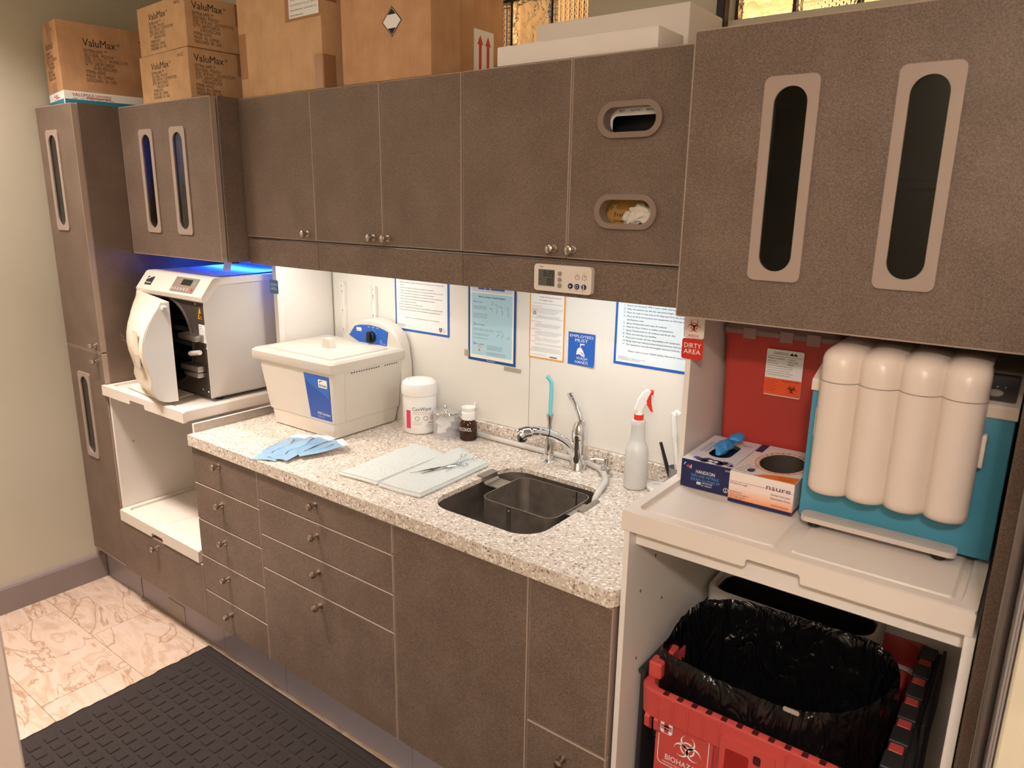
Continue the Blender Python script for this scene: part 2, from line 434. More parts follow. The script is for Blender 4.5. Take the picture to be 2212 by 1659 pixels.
# glass block windows: each block a part of its window
def glass_mat(name, sc, st, kind):
    m, N, L, P = nt(name)
    P.inputs['Base Color'].default_value = (1.0, .93, .82, 1); P.inputs['Roughness'].default_value = .06
    P.inputs['Transmission Weight'].default_value = .92; P.inputs['IOR'].default_value = 1.3
    T = N.new('ShaderNodeTexCoord')
    if kind == 'wave':
        n = N.new('ShaderNodeTexNoise'); n.inputs['Scale'].default_value = sc; n.inputs['Distortion'].default_value = 1.5; out = n.outputs['Fac']; L.new(T.outputs['Object'], n.inputs['Vector'])
    else:
        n = N.new('ShaderNodeTexVoronoi'); n.inputs['Scale'].default_value = sc; n.inputs['Randomness'].default_value = 0; out = n.outputs['Distance']; L.new(T.outputs['Object'], n.inputs['Vector'])
    b = N.new('ShaderNodeBump'); b.inputs['Strength'].default_value = st; b.inputs['Distance'].default_value = .01
    L.new(out, b.inputs['Height']); L.new(b.outputs[0], P.inputs['Normal'])
    return m
GW = glass_mat('wavy_glass_block', 26, 1.0, 'wave'); GS = glass_mat('studded_glass_block', 62, .9, 'stud')
JOINT = mat('dark_block_joint', rgb(52, 46, 40), .7)
def glass_window(n, win, xs, zs, label, pat):
    x0, x1, z0, z1 = win
    t = struct('window_%d' % n, B().plate(rect(x0 + .001, x1 - .001, z0 + .001, z1 - .001), [rrect(a + .003, b - .003, c + .003, d - .003, .006, 2) for a, b in xs for c, d in zs], .05, FF(0, YW + .085, 0)), JOINT, label)
    k = 0
    for i, (a, b) in enumerate(xs):
        for j, (c, d) in enumerate(zs):
            q = obj('glass_block', B().box(-(b - a) / 2 + .0035, (b - a) / 2 - .0035, -.03, .03, -(d - c) / 2 + .0035, (d - c) / 2 - .0035, .009, 3), pat[(i + j) % 2], t, True)
            q.location = ((a + b) / 2, YW + .06, (c + d) / 2); k += 1
    return t
p = .149
glass_window(1, WIN1, [(.571 - p, .571), (.571, .722), (.722, .722 + p - .003)], [(2.105, 2.157), (2.157, 2.309), (2.309, 2.46), (2.46, 2.61)], 'glass block window glowing orange behind the foam sheets', (GW, GS))
glass_window(2, WIN2, [(1.29, 1.433), (1.433, 1.58), (1.58, 1.727), (1.727, 1.874), (1.874, 2.02), (2.02, 2.167)], [(2.160, 2.309), (2.309, 2.46), (2.46, 2.61)], 'glass block window with a black frame above the deep cabinet', (GW, GS))
struct('trim_4', B().box(1.262, 1.284, YW - .03, YW + .02, 2.06, 2.75, .002, 1), BLACK, 'black vertical frame strip beside the glass blocks')
# the room beyond the glass: warm wall and its lamp
struct('wall_beyond', B().box(-.2, 3.1, 1.55, 1.6, 1.5, 3.4), mat('amber_wall', rgb(240, 200, 150), .8))
area('lamp_beyond', (1.1, 1.15, 3.2), 1.0, 42, (1, .84, .62))

# ================================================================ CABINETS
def knob(parent, x, y, z):
    pr = [(0, 0), (.0085, 0), (.0085, .0025), (.0045, .004), (.0042, .012), (.0085, .016), (.0098, .021), (.0092, .025), (.006, .0275), (0, .028)]
    return obj('knob', B().lathe([(a * 1.16, b * 1.1) for a, b in pr], FF(x, y, z), 18), NICKEL, parent, True, world=True)
def door_panel(name, parent, x0, x1, z0, z1, y, t=.019, g=.0018):
    return obj(name, B().box(x0 + g, x1 - g, y, y + t, z0 + g, z1 - g, .0024, 2), LAM, parent, world=True, sides=(EDGE, 1))
def hollow(b, x0, x1, y0, y1, z0, z1, t=.018):
    b.box(x0, x0 + t, y0, y1, z0, z1); b.box(x1 - t, x1, y0, y1, z0, z1); b.box(x0 + t, x1 - t, y0, y1, z0, z0 + t)
    b.box(x0 + t, x1 - t, y0, y1, z1 - t, z1); b.box(x0 + t, x1 - t, y1 - t, y1, z0 + t, z1 - t)
    return b
def windowed_door(parent, x0, x1, z0, z1, y, wins, g=.0016):
    d = obj('door', B().plate(rrect(x0 + g, x1 - g, z0 + g, z1 - g, .004, 2), [slot((a + b) / 2, (c + e) / 2, (b - a) / 2 - .018, (e - c) / 2 - .017) for a, b, c, e in wins], .019, FF(0, y + .019, 0)), LAM, parent, world=True, sides=(EDGE, 1))
    obj('edge_band', B().plate(rrect(x0 + g, x1 - g, z0 + g, z1 - g, .004, 2), [rrect(x0 + g + .0024, x1 - g - .0024, z0 + g + .0024, z1 - g - .0024, .003, 2)], .0005, FF(0, y, 0)), EDGE, d, world=True)
    for a, b, c, e in wins:
        f = B().plate(rrect(a, b, c, e, .013, 5), [slot((a + b) / 2, (c + e) / 2, (b - a) / 2 - .0195, (e - c) / 2 - .0185)], .0045, FF(0, y - .0002, 0))
        obj('window_frame', f, TAUPE, d, world=True)
        obj('glass_pane', B().plate(slot((a + b) / 2, (c + e) / 2, (b - a) / 2 - .0185, (e - c) / 2 - .0175), (), .003, FF(0, y + .004, 0)), GLASS, d, world=True)
    return d
ZB = .166
# --- tall cabinet at the wall
t = thing('tall_cabinet', 'tall brown cabinet with two slot-window doors beside the sage wall', 'cabinet', (-1.085, .33, 0))
obj('body', hollow(B(), -1.244, -.928, .0315, YW - .004, ZB, ZT), LAM, t, world=True, sides=(EDGE, 0))
for z0, z1, wz, kz in ((1.0985, ZT, (1.572, 1.947), 1.127), (ZB, 1.0985, (.624, .996), 1.064)):
    d = windowed_door(t, -1.244, -.9285, z0, z1, .011, [(-1.170, -1.066, wz[0], wz[1])]); knob(d, -.972, .011, kz)
obj('filler_strip', B().box(XW + .001, -1.2445, .02, .05, ZB, ZT), LAM, t, world=True)
obj('toe_kick', B().box(XW + .016, -.933, .058, .07, 0.001, ZB), KICK, t, world=True)
# --- cabinet over the sterilizer bay
LB = 1.484
t = thing('deep_wall_cabinet', 'brown wall cabinet with two blue-lit slot windows above the sterilizer', 'cabinet', (-.61, .42, LB))
obj('body', hollow(B(), -.926, -.2915, .204, YW - .002, LB, ZT), LAM, t, world=True, sides=(EDGE, 0))
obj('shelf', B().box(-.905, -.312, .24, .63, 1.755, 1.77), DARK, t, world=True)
windowed_door(t, -.926, -.2935, LB, ZT, .179, [(-.785, -.686, 1.573, 1.947), (-.566, -.465, 1.573, 1.947)])
obj('hinge_cup', B().box(-.296, -.2925, .181, .196, 1.50, 1.512), NICKEL, t, world=True)
# --- middle wall cabinets: one single, two double
def wall_unit(label, edges, knobs, ovals=False):
    x0, x1 = edges[0], edges[-1]
    t = thing('wall_cabinet', label, 'cabinet', ((x0 + x1) / 2, .47, 1.477))
    if ovals: obj('body', hollow(B(), x0 + .0015, x1 - .0015, .3015, YW - .002, 1.566, ZT), LAM, t, world=True)
    else: obj('body', B().box(x0 + .0015, x1 - .0015, .3015, YW - .002, 1.566, ZT), LAM, t, world=True)
    ds = []
    for i, (a, b) in enumerate(zip(edges, edges[1:])):
        if ovals and i == 1:
            hs = [(1.2265, 1.891), (1.2265, 1.688)]
            d = obj('door', B().plate(rrect(a + .0016, b - .0016, 1.5725, ZT - .0016, .002, 1), [slot(cx, cz, .073, .032) for cx, cz in hs], .019, FF(0, .299, 0)), LAM, t, world=True, sides=(EDGE, 1))
            obj('edge_band', B().plate(rect(a + .0016, b - .0016, 1.5725, ZT - .0016), [rect(a + .004, b - .004, 1.5749, ZT - .004)], .0005, FF(0, .28, 0)), EDGE, d, world=True)
            for cx, cz in hs:
                obj('grommet_ring', B().plate(slot(cx, cz, .081, .0395), [slot(cx, cz, .0665, .027)], .008, FF(0, .2798, 0)).plate(slot(cx, cz, .0725, .0315), [slot(cx, cz, .067, .0275)], .03, FF(0, .305, 0)), TAUPE_D, d, world=True)
        else: d = door_panel('door', t, a, b, 1.571, ZT, .28)
        ds.append(d)
    for k, x in knobs: knob(ds[k], x, .28, 1.595)
    obj('valance', B().box(x0 + .0004, x1 - .0004, .283, .301, 1.477, 1.5645, .0012, 1), LAM, t, world=True)
    return t
wall_unit('single-door brown wall cabinet next to the deep blue-lit cabinet', [-.2905, .0975], [(0, .054)])
wall_unit('double-door brown wall cabinet with two plain doors, beneath the big diamond-labelled carton', [.0985, .411, .7235], [(0, .371), (1, .433)])
wall_unit('double-door brown wall cabinet with two oval glove openings in one door', [.7245, 1.0675, 1.4105], [(0, 1.030), (1, 1.087)], True)
# --- deep cabinet at the right end
t = thing('deep_wall_cabinet', 'deep brown wall cabinet with two long glass slots above the teal appliance', 'cabinet', (1.83, .42, 1.474))
obj('body', hollow(B(), 1.414, 2.24, .204, YW - .002, 1.476, ZT), LAM, t, world=True, sides=(EDGE, 0))
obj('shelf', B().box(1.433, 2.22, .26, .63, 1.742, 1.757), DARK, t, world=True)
windowed_door(t, 1.4115, 2.24, 1.474, ZT, .179, [(1.560, 1.660, 1.565, 1.938), (1.786, 1.885, 1.566, 1.939)])
o = obj('storage_jar', B().lathe([(0, 0), (.05, 0), (.05, .10), (.044, .112), (.052, .114), (.052, .13), (0, .131)], FT(1.60, .35, 1.4945), 24), mat('grey_jar', rgb(150, 150, 150), .5), None, True)
tag(o, 'grey lidded jar seen through the glass slot of the deep cabinet', 'jar')
o = obj('storage_bin', B().box(1.50, 1.63, .31, .5, 1.7575, 1.90, .004, 1), mat('dark_bin', rgb(45, 42, 42), .5)); tag(o, 'dark bin on the shelf behind the long glass slot', 'bin')
# --- base units
def base_body(t, x0, x1):
    obj('body', B().box(x0 + .001, x1 - .001, .0205, YW - .02, ZB, .860), LAM, t, world=True)
    obj('toe_kick', B().box(x0 + .001, x1 - .001, .058, .07, .001, ZB), KICK, t, world=True)
t = thing('drawer_cabinet', 'brown base cabinet of five stacked narrow drawers beside the open bay', 'cabinet', (-.10, .33, 0))
base_body(t, -.2955, .092)
for (z1, z0), kz in zip([(.8565, .7245), (.7245, .5845), (.5845, .4415), (.4415, .301), (.301, ZB)], [.822, .680, .539, .398, .254]):
    knob(door_panel('drawer', t, -.2955, .0925, z0, z1, 0), -.127, 0, kz)
t = thing('drawer_cabinet', 'brown base cabinet with three wide shallow drawers over one deep front', 'cabinet', (.40, .33, 0))
base_body(t, .093, .714)
for (z1, z0), kz in zip([(.8565, .762), (.762, .641), (.641, .520), (.520, ZB)], [.821, .721, .599, .485]):
    knob(door_panel('drawer', t, .093, .7145, z0, z1, 0), .387, 0, kz)
t = thing('sink_cabinet', 'brown base cabinet with one tall plain door under the sink', 'cabinet', (.94, .33, 0))
SK = B(); SK.box(.7155, .7305, .0205, .637, ZB, .860); SK.box(1.158, 1.1725, .0205, .637, ZB, .860); SK.box(.73, 1.16, .62, .637, ZB, .86); SK.box(.73, 1.16, .0205, .62, ZB, ZB + .018)
obj('body', SK, LAM, t, world=True); obj('toe_kick', B().box(.7155, 1.1725, .058, .07, .001, ZB), KICK, t, world=True)
door_panel('door', t, .715, 1.173, ZB, .857, 0)
t = thing('drawer_cabinet', 'narrow brown base cabinet with plain upper front and low drawer beside bin bay', 'cabinet', (1.29, .33, 0))
base_body(t, 1.174, 1.4005)
door_panel('front_panel', t, 1.174, 1.400, .470, .857, 0); knob(door_panel('drawer', t, 1.174, 1.400, ZB, .470, 0), 1.286, 0, .413)
# --- bay under the sterilizer
t = thing('sterilizer_bay', 'open white bay carrying the sterilizer between tall cabinet and drawers', 'cabinet', (-.61, .33, 0))
obj('side_panel', B().box(-.9255, -.911, .0155, YW - .004, ZB, .931), WHITE, t, world=True)
obj('divider_panel', B().plate([(.018, ZB), (YW - .004, ZB), (YW - .004, 1.4835), (.386, 1.4835), (.386, .931), (.018, .931)], (), .0115, FR(-.3085, 0, 0)), WHITE, t, world=True)
obj('corner_post', B().box(-.2968, -.286, .386, .413, .9545, 1.4765, .001, 1), WHITE, t, world=True)
obj('steel_strip', B().box(-.2968, -.2955, .02, .636, .9005, .930), STEEL, t, world=True)
obj('back_panel', B().box(-.911, -.309, YW - .022, YW - .004, ZB, 1.4835), WHITE, t, world=True)
obj('floor_panel', B().box(-.911, -.309, .022, YW - .022, .375, .393), WHITE, t, world=True)
knob(door_panel('drawer', t, -.9255, -.2965, ZB, .396, 0), -.628, 0, .359)
k_ = obj('toe_kick', B().box(-.9255, -.297, .058, .07, .001, ZB), KICK, t, world=True)
obj('patch_plate', B().box(-.70, -.58, .056, .0578, .004, .085), mat('kick_patch', rgb(150, 138, 128), .3), k_, world=True)
for y_, z_ in ((.09, .885), (.085, .72), (.40, .72)): obj('screw_head', B().lathe([(0, 0), (.0045, 0), (.004, .0015), (0, .002)], FR(-.911, y_, z_) , 10), NICKEL, t, world=True)
# --- bay of the bins
t = thing('bin_bay', 'open white bay holding the red biohazard crate under the pull-out tray', 'cabinet', (1.72, .33, 0))
obj('side_panel', B().plate([(.013, .001), (YW - .004, .001), (YW - .004, 1.4745), (.264, 1.4745), (.264, 1.040), (.013, 1.040)], (), .0125, FR(1.4065, 0, 0)), WHITE, t, world=True)
obj('side_panel', B().box(2.024, 2.0395, .013, YW - .004, .001, 1.040), WHITE, t, world=True)
obj('back_panel', B().box(1.4195, 2.0235, YW - .022, YW - .004, .001, 1.474), WHITE, t, world=True)
obj('top_rail', B().box(1.4195, 2.0235, .045, .063, 1.0, 1.040), WHITE, t, world=True)
for y_, z_ in ((.083, .87), (.15, .93), (.083, .70), (.15, .55), (.2, .80)): obj('peg_hole', B().lathe([(0, 0), (.0035, 0), (.003, .0006), (0, .0008)], FR(1.419, y_, z_) @ Matrix.Scale(1.3, 4, (0, 1, 0)), 8), mat('peg_hole', rgb(110, 80, 50), .8), t, world=True)
o = obj('end_panel', B().box(2.0425, 2.062, -.002, YW - .004, .001, 1.473, .001, 1), LAM, None, sides=(LAM, 0)); tag(o, 'brown end panel standing edge-on beside the bin bay', 'panel')
# --- worktop with sink cut-out and upstand
t = thing('worktop', 'beige speckled stone worktop with a cut-out for the sink', 'worktop', (.55, .32, .861))
SKR = rrect(.760, 1.117, .086, .474, .075, 8)
TOPO = [(-.2965, -.010), (1.388, -.010), (1.396, -.007), (1.4005, .000), (1.4042, .010), (1.4042, YW - .0075), (-.2965, YW - .0075)]
obj('slab', B().plate(TOPO, [SKR], .0135, FT(0, 0, .8865)), CTR, t, world=True)
obj('front_edge', B().plate([(-.2965, -.010), (1.388, -.010), (1.396, -.007), (1.4005, .000), (1.4042, .010), (1.4042, .020), (-.2965, .020)], (), .0255, FT(0, 0, .861)), CTR, t, world=True)
o = obj('stone_upstand', B().box(-.2845, 1.4055, YW - .021, YW - .007, .9005, .953, .0012, 1), CTR, None); tag(o, 'low speckled stone upstand along the back of the worktop', 'upstand')
# --- pull-out trays
def tray(label, x0, x1, y0, y1, z0, z1, notch, lx=0):
    t = thing('pull_out_tray', label, 'tray', ((x0 + x1) / 2, (y0 + y1) / 2, z0), group=None)
    zs = z1 - .010
    b = B(); h = z1 - z0
    b.box(x0 + .008, x1 - .008, y0 + .010, y1, z0 + .016, zs)
    obj('tray_bed', b, OFFW, t, world=True)
    a, c = notch
    f = B().plate([(x0 - lx, z0), (a - .004, z0), (a, z0 + .004), (a, z0 + .013), (a + .004, z0 + .017), (c - .004, z0 + .017), (c, z0 + .013), (c, z0 + .004), (c + .004, z0), (x1, z0), (x1, z1 - .004), (x1 - .003, z1), (x0 - lx + .003, z1), (x0 - lx, z1 - .004)], (), .012, FF(0, y0 + .012, 0))
    obj('front_lip', f, OFFW, t, world=True)
    r = B(); r.plate(rrect(x0, x1, y0 + .004, y1, .008, 3), [rrect(x0 + .022, x1 - .022, y0 + .026, y1 - .02, .02, 5)], .0105, FT(0, 0, zs)); obj('rim', r, OFFW, t, world=True)
    for sa, sc in ((x1 - .012, x1), (x0, x0 + .012)): obj('side_skirt', B().box(sa, sc, y0 + .012, y1, z0 + .004, zs), OFFW, t, world=True)
    xm = (x0 + x1) / 2
    for (p0, p1) in ((x0 + .034, xm - .012), (xm + .012, x1 - .034)):
        lo = [rrect(p0, p1, y0 + .036, y1 - .03, .012, 4), rrect(p0 + .006, p1 - .006, y0 + .042, y1 - .036, .010, 4)]
        obj('raised_panel', B().loft([[(x, y, zs) for x, y in lo[0]], [(x, y, zs + .007) for x, y in lo[1]]]), OFFW, t, True, world=True)
    return t
tray('cream pull-out tray under the sterilizer', -.9245, -.328, -.002, .600, .9315, .972, (-.715, -.603), .0135)
tray('cream pull-out tray on the lowest level of the open bay, empty', -.9085, -.3115, -.004, .600, .398, .445, (-.655, -.570))
tray('wide cream pull-out tray bearing the glove boxes and teal appliance', 1.3995, 2.0345, .012, .600, 1.041, 1.084, (1.664, 1.765))
# --- under-cabinet lights
def strip(x0, x1, y, z, power, col, label, m):
    t = thing('under_cabinet_light', label, 'lamp', ((x0 + x1) / 2, y, z))
    obj('housing', B().box(x0, x1, y - .035, y + .035, z - .012, z, .003, 1), WHITE, t, world=True)
    obj('diffuser', B().box(x0 + .01, x1 - .01, y - .028, y + .028, z - .0165, z - .012), m, t, world=True)
    area('strip_lamp', ((x0 + x1) / 2, y, z - .020), x1 - x0 - .04, power, col, (0, 0, 0), .05)
DIFF = mat('lit_diffuser', (1, .97, .92, 1), .5, emit=((1, .97, .92, 1), 4))
DIFFB = mat('lit_blue_diffuser', (.05, .2, 1, 1), .5, emit=((.02, .12, 1, 1), 6))
strip(-.22, .34, .40, 1.5655, 1.5, (1, .97, .92), 'white strip light hidden behind the valance of the single-door cabinet', DIFF)
strip(.76, 1.32, .40, 1.5655, 1.55, (.92, .97, 1.0), 'white strip light hidden behind the valance above the faucet', DIFF)
strip(-.86, -.36, .45, 1.4835, 2.4, (.02, .12, 1), 'blue strip light glowing above the sterilizer', DIFFB)
strip(-.86, -.36, .40, 2.0175, 2.5, (.02, .12, 1), 'blue strip light inside the deep cabinet above the sterilizer', DIFFB)
# ================================================================ CARTONS ON TOP OF THE CABINETS
def carton(label, loc, rz, w, d, h, m, name='cardboard_box', group=None):
    """front-right-bottom corner at loc"""
    t = thing(name, label, 'box', loc, rz, group)
    obj('box_body', B().box(-w, 0, 0, d, 0, h, .003, 2), m, t, True)
    return t
def tapes(t, rects):
    for F, x0, x1, y0, y1 in rects: flat(t, rect(x0, x1, y0, y1), TAPE, F, 'packing_tape', .0004, .0002)
POUCH = 'EXTRA-SAFE ™\nSELF-SEAL  POUCH\n%s\nQ\'TY: 200 PCS/BOX\n        %s BOXES/CASE\nITEM#: %s\nMADE  IN  CHINA\nDESIGNED  IN  USA'
def pouch_print(t, F, x, ztop, k, size, n, item, xs=1.0):
    txt(t, 'ValuMax', INK, F, x, ztop, .021 * k, .088 * k * xs, bold=.012, name='brand_lettering')
    txt(t, '®', INK, F, x + .092 * k * xs, ztop + .010 * k, .008 * k, name='brand_lettering')
    txt(t, POUCH % (size, n, item), INK, F, x + .001, ztop - .0165 * k, .0092 * k, .118 * k * xs, ls=.86, name='print_lines')
W_ = .20; H1 = .248
t = carton('tall brown carton printed with item number 60305, resting on the white pouch box', (-1.036, .036, 2.0855), -8, .195, .36, H1, CARD2)
pouch_print(t, FR(0, 0, 0), .085, .168, 1.3, 'SIZE: 3½"X5 ¼" (9CMX13CM)', '20', '60305')
txt(t, 'RR fp', INK, FR(), .285, .205, .009, name='hand_mark', shear=.3, bold=.01)
pouch_print(t, FF(), -.165, .155, 1.12, 'SIZE: 3½"X5 ¼" (9CMX13CM)', '20', '60305')
txt(t, 'RUCE', INK, FF(), -.075, .215, .008, name='hand_mark', shear=.3, bold=.01)
tapes(t, [(FF(), -.125, -.075, .17, H1 - .003), (FF(), -.125, -.075, .003, .035)])
t = thing('pouch_box', 'flat white box of sterilization pouches with a teal band under the brown carton', 'box', (-1.012, .026, 2.0365), -10)
obj('box_body', B().box(-.225, 0, 0, .42, 0, .0485, .0015, 1), PAPER, t)
for F, a, b in ((FR(), .003, .417), (FF(), -.222, -.003)): flat(t, rect(a, b, .001, .0195), mat('print_teal', rgb(38, 128, 158), .4), F, 'teal_band')
DKRED = mat('print_dark_red', rgb(172, 34, 44), .4)
txt(t, 'VALUMAX', DKRED, FR(), .028, .031, .011, .075, bold=.02, name='brand_lettering'); txt(t, 'DISPOSABLES', DKRED, FR(), .106, .033, .0075, .055, name='brand_lettering')
flat(t, rect(.075, .16, .0265, .0295), DKRED, FR(), 'red_bar')
txt(t, '200   10" x 14½" (25 x 37 cm)', NAVY, FR(), .028, .0205, .005, .14, name='print_lines')
txt(t, 'SELF SEALING STERILIZATION POUCHES', WINK, FR(), .03, .008, .0075, .21, bold=.01, name='print_lines')
txt(t, 'VALUMAX', DKRED, FF(), -.15, .031, .009, .065, bold=.02, name='brand_lettering'); flat(t, rect(-.12, -.06, .0265, .0295), DKRED, FF(), 'red_bar')
txt(t, '10 x 14½ in', NAVY, FF(), -.15, .021, .004, .075, name='print_lines')
txt(t, 'SELF SEALING', WINK, FF(), -.16, .007, .0075, .10, bold=.01, name='print_lines')
for k, (z, lab) in enumerate(((2.0365, 'lower brown carton printed with pouch details, directly on the cabinet'), (2.2005, 'upper brown carton of the pair printed with item number 61015'))):
    t = carton(lab, (-.417 + .004 * k, .186, z), -3 - k, .365, .40, .1625, CARD, group=None)
    pouch_print(t, FR(), .02 + .004 * k, .120, 1.10, 'SIZE: 10"X14½" (25CMX37CM)', '5', '61015', 1.12)
    pouch_print(t, FF(), -.275, .112, 1.02, 'SIZE: 10"X14½" (25CMX37CM)', '5', '61015', 1.5)
    txt(t, '.NOCE', INK, FF(), -.075, .137, .010, name='hand_mark', bold=.01)
    tapes(t, [(FR(), .18, .26, .09, .16)])
t = carton('large plain brown carton with a white shipping label and taped edges', (.158, .288, 2.0365), -1, .442, .33, .40, CARD)
flat(t, rect(-.155, -.008, .213, .30), PAPER, FF(), 'shipping_label', .0004, .0006)
flat(t, rect(-.175, -.001, .205, .31), TAPE, FF(), 'packing_tape', .0003, .0002)
txt(t, 'Cat No. 000000045\nSIZE OF OUTER PACKING: 30.5 IN x 40 CM   WEIGHT 8 KG\nSTORAGE TEMPERATURE 40°  RELATIVE HUMIDITY 10.3%\nMANUFACTURER  B/10.09/74', INK, FF(), -.148, .262, .0042, .135, ls=2.4, name='label_print', off=.0012)
tapes(t, [(FR(), .003, .05, 0.003, .10), (FF(), -.04, -.001, 0.003, .10), (FR(), .003, .06, .25, .35), (FF(), -.438, -.40, .06, .20)])
t = carton('large brown carton with a black and white diamond mark and a red arrow label', (.606, .291, 2.0365), 0, .362, .315, .40, CARD2)
D = FF()
flat(t, [(-.148, .117), (-.112, .153), (-.112, .154)][:1] + [(-.148, .1165), (-.110, .1555), (-.148, .1945), (-.186, .1555)][1:] + [], INK, D, 'diamond_mark', .0003, .0002) if False else flat(t, [(-.1475, .1125), (-.1085, .1520), (-.1475, .1915), (-.1865, .1520)], INK, D, 'diamond_mark', .0003, .0002)
flat(t, [(-.1475, .1165), (-.1120, .1520), (-.1475, .1875), (-.1830, .1520)], WINK, D, 'diamond_line', .0002, .0006)
flat(t, [(-.1475, .1180), (-.1135, .1520), (-.1475, .1860), (-.1815, .1520)], INK, D, 'diamond_mark', .0002, .0009)
flat(t, [(-.164, .1345), (-.131, .1345), (-.1135, .1520), (-.131, .1695), (-.164, .1695), (-.1815, .1520)], PAPER, D, 'diamond_field', .0002, .0012)
A = FR()
flat(t, rect(.178, .268, .008, .150), PAPER, A, 'arrow_label', .0004, .0002)
for k in (0, 1):
    x = .206 + .036 * k
    flat(t, [(x - .006, .038), (x + .006, .038), (x + .006, .110), (x + .013, .110), (x, .136), (x - .013, .110), (x - .006, .110)], RED, A, 'red_arrow', .0002, .0007)
flat(t, rect(.188, .258, .016, .030), RED, A, 'red_bar', .0002, .0007)
tapes(t, [(A, .12, .175, .003, .397), (D, -.03, -.001, .25, .3)])
FOAM = mat('white_foam', rgb(236, 230, 226), .85, bump=(260, .25), sss=.1)
for lab, x0, x1, y0, y1, h in (('low white foam slab lying along the cabinet front edge', .833, 1.278, .290, .418, .0465), ('thicker white foam slab behind the low one', .858, 1.286, .424, .618, .119)):
    o = obj('foam_slab', B().box(x0, x1, y0, y1, ZT + .0005, ZT + h, .003, 2), FOAM, None, True); tag(o, lab, 'foam')

# ================================================================ GLOVE BOXES INSIDE THE OVAL-HOLE CABINET
t = thing('glove_box', 'white glove box with a black opening behind the upper oval hole', 'box', (1.23, .312, 1.845))
obj('box_body', B().plate(rect(-.12, .12, 0, .115), [rrect(-.067, .1, .012, .058, .012, 4)], .002, FF(0, 0, 0)).box(-.12, .12, .002, .12, 0, .002).box(-.12, .12, .118, .12, 0, .115).box(-.12, .12, .001, .12, .113, .115), PAPER, t)
obj('liner', B().box(-.11, .11, .05, .055, .003, .11), BLACK, t)
txt(t, 'BRF', RED, FF(), -.05, .066, .006, name='print_lines', bold=.03, off=.0025); txt(t, 'N-PW1    BMG    (2) 5', INK, FF(), -.02, .066, .005, .085, name='print_lines', off=.0025)
obj('stand', B().box(-.12, .12, .02, .12, -.03, -.0005), DARK, t)
obj('shelf_board', B().box(-.157, .157, .006, .3, -.048, -.0305), LAM, t)
t = thing('glove_box', 'gold glove box dispensing white gloves behind the lower oval hole', 'box', (1.23, .312, 1.6405))
obj('box_body', B().box(-.13, .13, .018, .12, 0, .125, .002, 1), mat('gold_card', rgb(196, 148, 78), .45), t)
txt(t, 'X', WINK, FF(), -.066, .052, .012, name='print_lines', bold=.03, off=-.0172); txt(t, 'Free', INK, FF(), -.062, .035, .0105, name='print_lines', off=-.0172); txt(t, 'Gloves', INK, FF(), -.064, .022, .007, name='print_lines', off=-.0172)
GLW = mat('white_latex', rgb(236, 228, 214), .45, bump=(60, .5), sss=.1)
def crumple(name, c, rx, ry, rz, m, parent, seed, amp=.35, sub=4, freq=3.2):
    rnd = random.Random(seed); bm = B(); bm.ico((0, 0, 0), 1, sub)
    ph = [(Vector((rnd.gauss(0, 1), rnd.gauss(0, 1), rnd.gauss(0, 1))).normalized() * freq * rnd.uniform(.6, 1.8), rnd.uniform(0, 6.3)) for _ in range(9)]
    for v in bm.bm.verts:
        n = v.co.normalized(); k = sum(1 - 2 * abs(math.sin(n.dot(d) + p)) for d, p in ph) / 9
        q = n * (1 + amp * k * 1.6); v.co = Vector((c[0] + q.x * rx, c[1] + q.y * ry, c[2] + q.z * rz))
    return obj(name, bm, m, parent, True, ang=80)
crumple('white_glove', (.018, .006, .042), .046, .013, .026, GLW, t, 3, .42, 4, 4)
crumple('white_glove', (-.012, .008, .030), .024, .010, .020, GLW, t, 8, .42, 4, 4)
crumple('white_glove', (.052, .006, .044), .020, .012, .022, GLW, t, 5, .42, 4, 4)

# ================================================================ TIMER, SIGNS, SHELF STANDARDS
t = thing('digital_timer', 'white digital timer reading 8:29 stuck on the brown valance', 'timer', (1.064, .2825, 1.4885))
obj('case', B().plate(rrect(-.085, .085, 0, .067, .009, 5), (), .014, FF(0, -.001, 0)), mat('timer_white', rgb(226, 216, 206), .35), t)
FT_ = FF(0, -.0152, 0)
sc = flat(t, rect(-.071, -.022, .013, .054), mat('lcd_grey', rgb(92, 90, 84), .25), FT_, 'screen', .0006)
def seven(parent, s, x, y, h, m, F):
    segs = {'8': 'abcdefg', '2': 'abdeg', '9': 'abcdfg', '0': 'abcdef'}; w_ = h * .5; k = h * .1
    P = {'a': (0, w_, h - k, h), 'g': (0, w_, h / 2 - k / 2, h / 2 + k / 2), 'd': (0, w_, 0, k), 'f': (0, k, h / 2, h), 'b': (w_ - k, w_, h / 2, h), 'e': (0, k, 0, h / 2), 'c': (w_ - k, w_, 0, h / 2)}
    b = B()
    for ch in s:
        if ch == ':':
            for yy in (.3, .65): b.plate(rect(x, x + k, y + h * yy, y + h * yy + k), (), .0002, F)
            x += k * 2.4; continue
        for g in segs[ch]:
            a = P[g]; b.plate(rect(x + a[0], x + a[1], y + a[2], y + a[3]), (), .0002, F)
        x += w_ * 1.35
    return obj('digits', b, m, parent)
seven(sc, '8:29', -.055, .037, .014, INK, FF(0, -.0162, 0)); seven(sc, '00', -.044, .017, .015, INK, FF(0, -.0162, 0))
txt(sc, 'TIMER', INK, FF(0, -.016, 0), -.069, .027, .0025); txt(t, "d'tec", INK, FT_, -.069, .059, .0045, bold=.04)
for yy in (.046, .031, .0165): obj('button', B().plate(circ(-.0065, yy, .0058, 18), (), .0018, FT_), mat('button_grey', rgb(150, 142, 136), .4), t)
